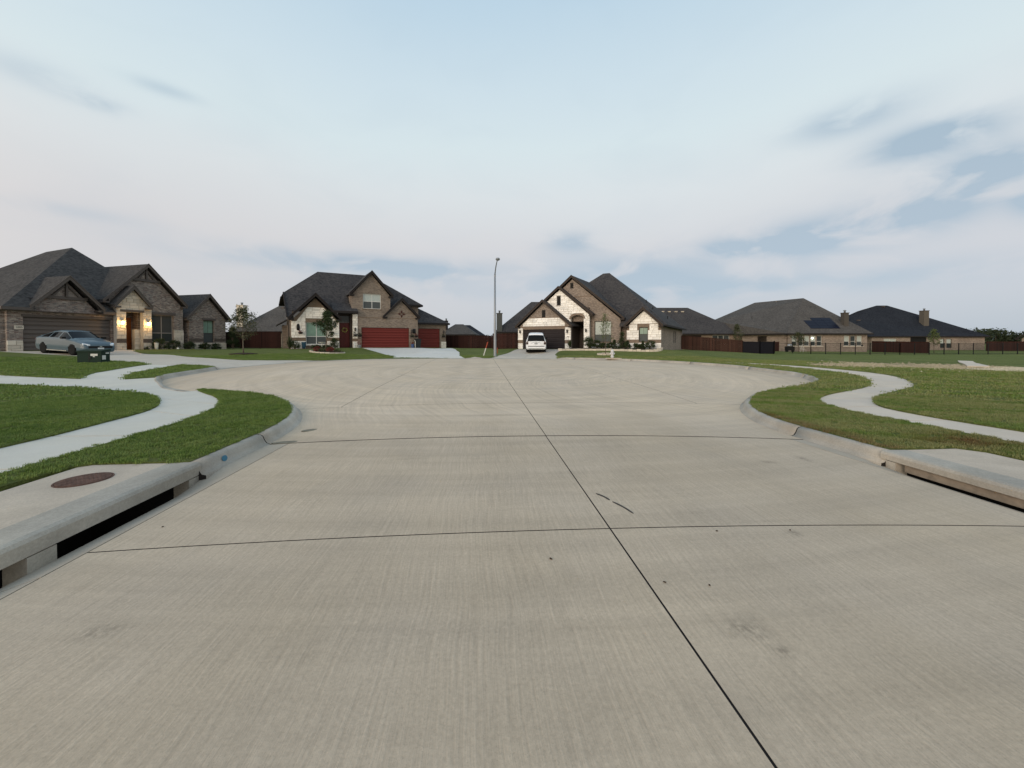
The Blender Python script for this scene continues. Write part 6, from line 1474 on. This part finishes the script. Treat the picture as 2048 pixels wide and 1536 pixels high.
def basket(label, u, v, z, seed, house=h2, r_=.20, pm=M_LF_D, group='hanging baskets on the red-door house'):
    x, y = W2(house, u, v); e = empty('hanging_basket', (x, y, z), house.rotation_euler.z, label, 'basket', group); q = MB(); q.lathe([(.05, -.16), (r_*.75, -.10), (r_, .02), (r_*.9, .02), (.01, 0)], seg=12); q.build('bowl', M_TR2, e, True)
    q = MB(); q.bar((0, .0, .0), (0, .24, .28), .015, .015); q.bar((0, .24, .3), (0, .24, -.1), .02, .02); q.build('bracket', M_BLK, e)
    rr = random.Random(seed); c = MB(); leaves(c, [(rr.gauss(0, r_*.6), rr.gauss(0, r_*.5), rr.uniform(-.14, .2)) for _ in range(14)], 150, .06, .04, rr); c.build('foliage', pm, e)
for k, (u, v, z, lab, pm) in enumerate([(-5.45, -.28, 2.36, 'hanging basket left of the white-framed window', M_LF_R), (-2.75, -.28, 2.42, 'hanging basket between the window and the red front door', M_LF_D), (-.62, -.26, 2.20, 'hanging basket on the white stone pier right of the red front door', M_LF_D), (-.20, -.26, 2.14, 'hanging basket left of the big red garage door', M_LF_D), (5.12, -.26, 2.10, 'left of two baskets between the red garage doors', M_LF_D), (5.62, -.26, 2.12, 'right of two baskets between the red garage doors', M_LF_R), (9.68, 2.04, 2.12, 'hanging basket right of the smaller red garage door', M_LF_D)]): basket(lab, u, v, z, 80+k, pm=pm)
wr_ = empty('wreath', (*Wm(-1.50, .56), 2.66), h2.rotation_euler.z, 'yellow flower wreath hanging on the dark red front door', 'wreath')
q = MB(); rr = random.Random(5); leaves(q, [(.20*math.cos(a), 0, .20*math.sin(a)) for a in np.linspace(0, 6.28, 30)], 420, .035, .035, rr); q.build('flowers', mat('yellow_flowers', (.42, .36, .11), .7), wr_)
q = MB(); q.tube([(.20*math.cos(a), .02, .20*math.sin(a)) for a in np.linspace(0, 6.28, 20)], .03, 6); q.build('ring', M_BARK, wr_)
def ornament(name, label, u, v, z, prof, m, house=h2, cat='ornament'):
    q = MB(); q.lathe(prof, seg=12); o = q.build(name, m, None, True); x, y = W2(house, u, v)[:2]; o.location = (x, y, z); return tag(o, label, cat)
ornament('garden_statue', 'white garden statue right of the red front door', -.75, -.55, .78, [(.12, 0), (.12, .06), (.06, .10), (.09, .25), (.07, .38), (.04, .42), (.07, .50), (.06, .58), (.01, .62)], M_WHITE)
ornament('garden_lantern', 'small white lantern beside the left end of the big red garage door', -.28, -.45, .78, [(.09, 0), (.09, .04), (.06, .06), (.06, .24), (.09, .26), (.01, .36)], M_WHITE)
x, y = Wm(-.35, -.62); pot('grey pot with dark red flowers left of the big red garage door', x, y, .78, .18, .38, M_GALV, plant=.55, pm=M_LF_R, seed=8)
x, y = Wm(5.12, -.45); pot('blue barrel planter between the red garage doors', x, y, .74, .17, .48, mat('blue_barrel', (.06, .10, .22), .5), plant=.2, pm=M_LF_R, seed=9)
x, y = Wm(6.10, 1.55); pot('small dark pot with pink flowers beside the wheeled bin', x, y, .72, .16, .36, M_TR2, plant=.25, pm=mat('pink_flowers', (.32, .16, .14), .7), seed=10)
bn = empty('wheeled_bin', (*Wm(5.68, -.45), .74), h2.rotation_euler.z, 'black wheeled rubbish bin between the two red garage doors', 'bin')
q = MB(); q.add([(-.22, -.25, .06), (.22, -.25, .06), (.22, .22, .06), (-.22, .22, .06), (-.28, -.33, .95), (.28, -.33, .95), (.28, .3, .95), (-.28, .3, .95)], [(0, 3, 2, 1), (4, 5, 6, 7), (0, 1, 5, 4), (1, 2, 6, 5), (2, 3, 7, 6), (3, 0, 4, 7)]); q.build('body', mat('bin_black', (.02, .022, .022), .5), bn)
q = MB(); q.slab([(-.31, -.37, 1.0), (.31, -.37, 1.0), (.31, .34, 1.06), (-.31, .34, 1.06)], .05); q.build('lid', mat('bin_black'), bn)
for s in (-1, 1): q = MB(); q.lathe([(.11, -.03), (.11, .03)], seg=14); o = q.build('wheel', M_TYRE, bn); o.rotation_euler = (0, R(90), 0); o.location = (s*.24, .24, .11)
q = MB(); q.box(-.03, -.03, 0, .03, .03, .9); q.box(-.025, -.5, .85, .025, -.03, .9); o = q.build('white_post', M_WHITE, None); o.location = (*Wm(5.40, -.5), .74); tag(o, 'short white post between the blue planter and the wheeled bin', 'post')
q = MB(); q.lathe([(.16, -.25), (.17, -.1), (.17, .1), (.15, .25)], seg=14, sy_=.2); o = q.build('oval_plaque', M_BLK, None, True); o.location = (*Wm(5.42, -.06), 2.62); tag(o, 'dark oval plaque between two lanterns on the red garage pier', 'plaque'); o.rotation_euler = (0, 0, h2.rotation_euler.z)
q = MB(); q.lathe([(.11, -.30), (.14, -.1), (.13, .15), (.05, .32)], seg=12, sy_=.35); o = q.build('oval_lantern', M_BLK, None, True); o.location = (*Wm(-5.62, -.08), 2.86); tag(o, 'black oval wall lantern on the white stone left of the window', 'wall lamp'); o.rotation_euler = (0, 0, h2.rotation_euler.z)

# ================================================================== fences
def wood_fence(label, pts, m, h=1.83, zb_=None, step=.142):
    "board fence: each board separate geometry, joined; posts and rails are parts"
    p0 = pts[0]; r = empty('wood_fence', (p0[0], p0[1], 0), 0, label, 'fence'); rr = random.Random(len(label)); bd_ = MB()
    for (a, b_) in zip(pts[:-1], pts[1:]):
        L = math.dist(a[:2], b_[:2]); n = max(1, int(L/step)); ux_, uy_ = (b_[0]-a[0])/L, (b_[1]-a[1])/L; ang = math.atan2(uy_, ux_)
        for k in range(n):
            s = (k+.5)*L/n; x, y = a[0]+ux_*s-p0[0], a[1]+uy_*s-p0[1]; z = a[2]+(b_[2]-a[2])*s/L; hh = h+rr.uniform(-.008, .008); w_ = L/n*.965/2; o_ = rr.uniform(0, .006)
            bx, by = -uy_*.009, ux_*.009
            P = [(x-ux_*w_-bx, y-uy_*w_-by), (x+ux_*w_-bx, y+uy_*w_-by), (x+ux_*w_+bx, y+uy_*w_+by), (x-ux_*w_+bx, y-uy_*w_+by)]
            bd_.add([(q_[0]+bx*o_*80, q_[1]+by*o_*80, z+.03) for q_ in P]+[(q_[0]+bx*o_*80, q_[1]+by*o_*80, z+hh) for q_ in P], [(0, 3, 2, 1), (4, 5, 6, 7), (0, 1, 5, 4), (1, 2, 6, 5), (2, 3, 7, 6), (3, 0, 4, 7)])
        np_ = max(1, round(L/2.44))
        for k in range(np_+1):
            s = k*L/np_; x, y = a[0]+ux_*s-p0[0]-uy_*.07, a[1]+uy_*s-p0[1]+ux_*.07; z = a[2]+(b_[2]-a[2])*s/L
            q = MB(); q.box(x-.045, y-.045, z-.2, x+.045, y+.045, z+h+.02); q.build('post', M_FEN, r)
        for f in (.2, .8):
            q = MB(); q.bar((a[0]-p0[0]-uy_*.04, a[1]-p0[1]+ux_*.04, a[2]+h*f), (b_[0]-p0[0]-uy_*.04, b_[1]-p0[1]+ux_*.04, b_[2]+h*f), .04, .09); q.build('rail', M_FEN, r)
        q = MB(); q.bar((a[0]-p0[0], a[1]-p0[1], a[2]+h+.03), (b_[0]-p0[0], b_[1]-p0[1], b_[2]+h+.03), .11, .035); q.build('cap_rail', m, r)
    o = bd_.build('boards', m, r); o['kind'] = 'stuff'; return r
def C3(px, D, z): p = CW((px-1024)/770*D, D); return (p[0], p[1], z)
wood_fence('dark red board fence between the left and middle houses', [C3(440, 43.5, .72), C3(560, 42.9, .72)], M_FEN)
wood_fence('dark red board fence right of the smaller red garage door', [C3(888, 50.5, .40), C3(935, 48.2, .36), C3(987, 49, .34)], M_FEN)
wood_fence('dark red board fence left of the stone house, behind the street lamp', [C3(986, 45.6, .56), C3(1036, 45.8, .60)], M_FEN)
wood_fence('cedar board fence right of the stone house falling towards the black mesh fence', [C3(1359, 51.8, .42), C3(1420, 50.2, .10), C3(1485, 48.6, -.26)], M_FENR)
wood_fence('dark fence behind the iron fence left of the solar-panel house', [C3(1540, 62, -.35), C3(1592, 61, -.35)], M_FEN, 1.7)
wood_fence('dark red panel fence between the solar-panel house and the black-roofed house', [C3(1744, 62, -.42), C3(1857, 55, -.55)], M_FEN, 1.9)
wood_fence('dark red panel fence at the far right edge behind the iron fence', [C3(1974, 66, -.35), C3(2200, 66, -.35)], M_FEN, 1.75)
def iron_fence(label, pts, h=1.5, step=.115, post=1.95, mesh=None, zoff=0.):
    p0 = pts[0]; r = empty('iron_fence', (p0[0], p0[1], 0), 0, label, 'fence'); pk_ = MB()
    for a, b_ in zip(pts[:-1], pts[1:]):
        L = math.dist(a[:2], b_[:2]); ux_, uy_ = (b_[0]-a[0])/L, (b_[1]-a[1])/L; np_ = max(1, round(L/post)); n = int(L/step)
        P = lambda s: (a[0]+ux_*s-p0[0], a[1]+uy_*s-p0[1], a[2]+(b_[2]-a[2])*s/L)
        for k in range(np_+1):
            x, y, z = P(k*L/np_); q = MB(); q.box(x-.035, y-.035, z-.2, x+.035, y+.035, z+h+.05); q.build('post', M_BLK, r)
        for f in (.10, .97):
            A_, B_ = P(0), P(L); q = MB(); q.bar((A_[0], A_[1], A_[2]+h*f), (B_[0], B_[1], B_[2]+h*f), .03, .035); q.build('rail', M_BLK, r)
        for k in range(n): x, y, z = P((k+.5)*L/n); pk_.box(x-.006, y-.006, z+.05, x+.006, y+.006, z+h)
        if mesh:
            A_, B_ = P(.04), P(L-.04); q = MB(); ox, oy = -uy_*.03, ux_*.03; q.bar((A_[0]+ox, A_[1]+oy, A_[2]+h*.53+.05), (B_[0]+ox, B_[1]+oy, B_[2]+h*.53+.05), .012, h*.9-.08); q.build('mesh_screen', mesh, r)
    o = pk_.build('pickets', M_BLK, r); o['kind'] = 'stuff'; return r
iron_fence('black fence covered with mesh screens right of the cedar fence', [C3(1486, 48.5, -.25), C3(1520, 47.2, -.27), C3(1548, 47.6, -.27), C3(1549, 51.5, -.25)], 1.75, post=2.4, mesh=mat('mesh_black', (.008, .008, .014), .7))
iron_fence('long black iron fence crossing the back of the vacant lot', [C3(1549, 51.6, -.24), C3(1622, 50.3, -.22), C3(1800, 50, -.28), C3(2300, 50, -.28)], 1.5)

# ================================================================== street furniture
sl_ = empty('street_lamp', (1.37, 34.2, Tm(1.37, 34.2)), 0, 'tall galvanised street lamp at the far kerb between the two driveways', 'street lamp')
q = MB(); q.tube([(0, 0, 0), (0, 0, .02), (0, 0, 2.5), (0, 0, 7.25)], [.13, .13, .105, .075], 12); q.build('pole', M_GALV, sl_, True)
q = MB(); q.lathe([(.16, 0), (.16, .05), (.12, .07)], seg=12); q.build('base_plate', M_GALV, sl_)
q = MB(); q.lathe([(.075, 7.05), (.08, 7.1), (.08, 7.22), (.06, 7.28)], seg=10); q.build('clamp', M_GALV, sl_)
q = MB(); q.tube([(0, 0, 7.2), (.02, -.20, 7.5), (.06, -.75, 7.85), (.11, -1.4, 8.10), (.14, -1.9, 8.2)], [.055, .052, .048, .042, .038], 8); q.build('arm', M_GALV, sl_, True)
q = MB(); q.lathe([(.03, .10), (.14, .08), (.19, .0), (.17, -.05), (.12, -.10), (.02, -.12)][::-1], (.15, -2.15, 8.17), 14, 1, 1.6); q.build('lamp_head', M_GALV, sl_, True)
mp_ = empty('marker_post', (.36, 34.6, Tm(.36, 34.6)), 0, 'leaning white utility marker post with an orange-red top left of the street lamp', 'marker post'); mp_.rotation_euler = (0, R(17), 0)
q = MB(); q.tube([(0, 0, -.1), (0, 0, .72)], .045, 8); q.build('white_shaft', M_WHITE, mp_); q = MB(); q.tube([(0, 0, .721), (0, 0, 1.25), (0, 0, 1.32)], [.047, .047, .02], 8); q.build('orange_sleeve', mat('orange_sleeve', (.36, .07, .035), .6), mp_)
q = MB(); q.tube([(0, 0, -.1), (0, 0, .42), (0, 0, .46)], [.035, .035, .01], 6); o = q.build('marker_stake', mat('orange_sleeve'), None); p = C3(994.5, 37, 0); o.location = (p[0], p[1], Tm(p[0], p[1])+.2); tag(o, 'short orange stake just behind the foot of the street lamp', 'stake')
hy_ = empty('fire_hydrant', (10.30, 29.2, Tm(10.3, 29.2)), R(-10), 'white fire hydrant on the far right kerb before the stone house', 'hydrant'); M_HY = mat('hydrant_white', (.62, .62, .62), .45, var=.08)
q = MB(); q.lathe([(.16, 0), (.16, .04), (.10, .05), (.095, .10), (.15, .11), (.15, .15), (.10, .16), (.105, .45), (.14, .46), (.14, .50), (.12, .52)], seg=16); q.build('barrel', M_HY, hy_, True)
q = MB(); q.lathe([(.125, .52), (.115, .60), (.07, .67), (.03, .68), (.03, .73), (.005, .74)], seg=16); q.build('bonnet', M_HY, hy_, True)
for s, r_, L in ((1, .055, .17), (-1, .055, .17), (0, .075, .19)):
    a = (0, 0, .38); b_ = (s*L, 0, .38) if s else (0, -L, .36); q = MB(); q.tube([a, b_, (b_[0]+s*.03, b_[1]-(.03 if not s else 0), b_[2])], [r_, r_, r_*.6], 12); q.build('outlet_cap', M_HY, hy_, True)
q = MB(); q.box(-.62, -.16, 0, .60, .16, .045); o = q.build('concrete_pad', M_WALKR, None); o.location = (10.32, 28.9, Tm(10.32, 28.9)-.0); o.rotation_euler = (0, 0, R(-20)); tag(o, 'narrow pale concrete pad at the foot of the white hydrant', 'concrete pad')
tb = empty('transformer_box', (-20.15, 21.95, Tm(-20.15, 21.95)-.02), ZR+R(14), 'dark green metal transformer box with white stickers on the left lawn', 'transformer'); M_TG = mat('transformer_green', (.022, .038, .028), .8, spec=.1)
q = MB(); q.box(-.50, -.30, .0, .50, .30, .60); q.build('tank', M_TG, tb); q = MB(); q.add([(-.53, -.33, .602), (.53, -.33, .602), (.53, .33, .64), (-.53, .33, .64), (-.53, -.33, .67), (.53, -.33, .67), (.53, .33, .74), (-.53, .33, .74)], [(0, 3, 2, 1), (4, 5, 6, 7), (0, 1, 5, 4), (1, 2, 6, 5), (2, 3, 7, 6), (3, 0, 4, 7)]); q.build('lid', M_TG, tb)
q = MB(); q.box(-.57, -.38, -.15, .57, .38, .03); q.build('pad', M_KERB, tb)
q = MB(); q.box(.06, -.312, .40, .36, -.302, .51); q.build('sticker', M_WHITE, tb); q = MB(); q.box(.16, -.312, .34, .24, -.302, .39); q.build('sticker', M_WHITE, tb)
for a_, b_ in (((-.0, .50), (.22, .56)), ((-.24, .20), (-.0, .42))): q = MB(); q.box(.502, a_[0]-.0, a_[1], .512, b_[0], b_[1]); q.build('sticker', M_WHITE, tb)
q = MB(); q.box(-.02, -.312, .05, .0, -.302, .58); q.box(.02, -.33, .24, .08, -.302, .34); q.build('door_latch', M_BLK, tb)
# patio things of the solar-panel house
pc = empty('patio_chair', (*CW(43.6, 57.6), -.2), ZR, 'white curled metal patio chair before the solar-panel house', 'chair')
q = MB(); q.lathe([(.25, .42), (.26, .44), (.01, .45)], seg=14); q.build('seat', M_WHITE, pc)
q = MB(); q.tube([(.27*math.cos(a), .2, .45+.55*math.sin(a)) for a in np.linspace(0, math.pi, 12)], .025, 6)
for k in (-.15, 0, .15): q.tube([(k, .2, .45), (k, .2, .9)], .015, 5)
q.build('backrest', M_WHITE, pc)
for x, y in ((-.2, -.2), (.2, -.2), (-.2, .2), (.2, .2)): q = MB(); q.tube([(x, y, .43), (x*1.3, y*1.3, 0)], .02, 5); q.build('leg', M_WHITE, pc)
gr = empty('barbecue', (*CW(42.0, 58.2), -.2), ZR, 'dark barbecue grill on the patio beside the white chair', 'barbecue')
q = MB(); q.box(-.55, -.3, .3, .55, .3, .9); q.build('cabinet', M_BLK, gr); q = MB(); q.lathe([(.40, .9), (.38, 1.1), (.2, 1.22), (.01, 1.24)], seg=14, sy_=.75); q.build('hood', mat('hood_silver', (.4, .4, .4), .3, .6), gr, True)
for x in (-.45, .45): q = MB(); q.box(x-.04, -.25, 0, x+.04, .25, .3); q.build('leg', M_BLK, gr)
q = MB(); rr = random.Random(4); q.tube([(0, 0, 0), (0, 0, .9)], .012, 5); q.ext([(-.18, 1.0), (0, 1.22), (.18, 1.0), (.0, .85)], -.01, .01); o = q.build('garden_ornament', M_BLK, None); o.location = (*CW(53.2, 58.5), -.2); tag(o, 'small dark garden ornament on a stake between the windows of the solar-panel house', 'ornament')
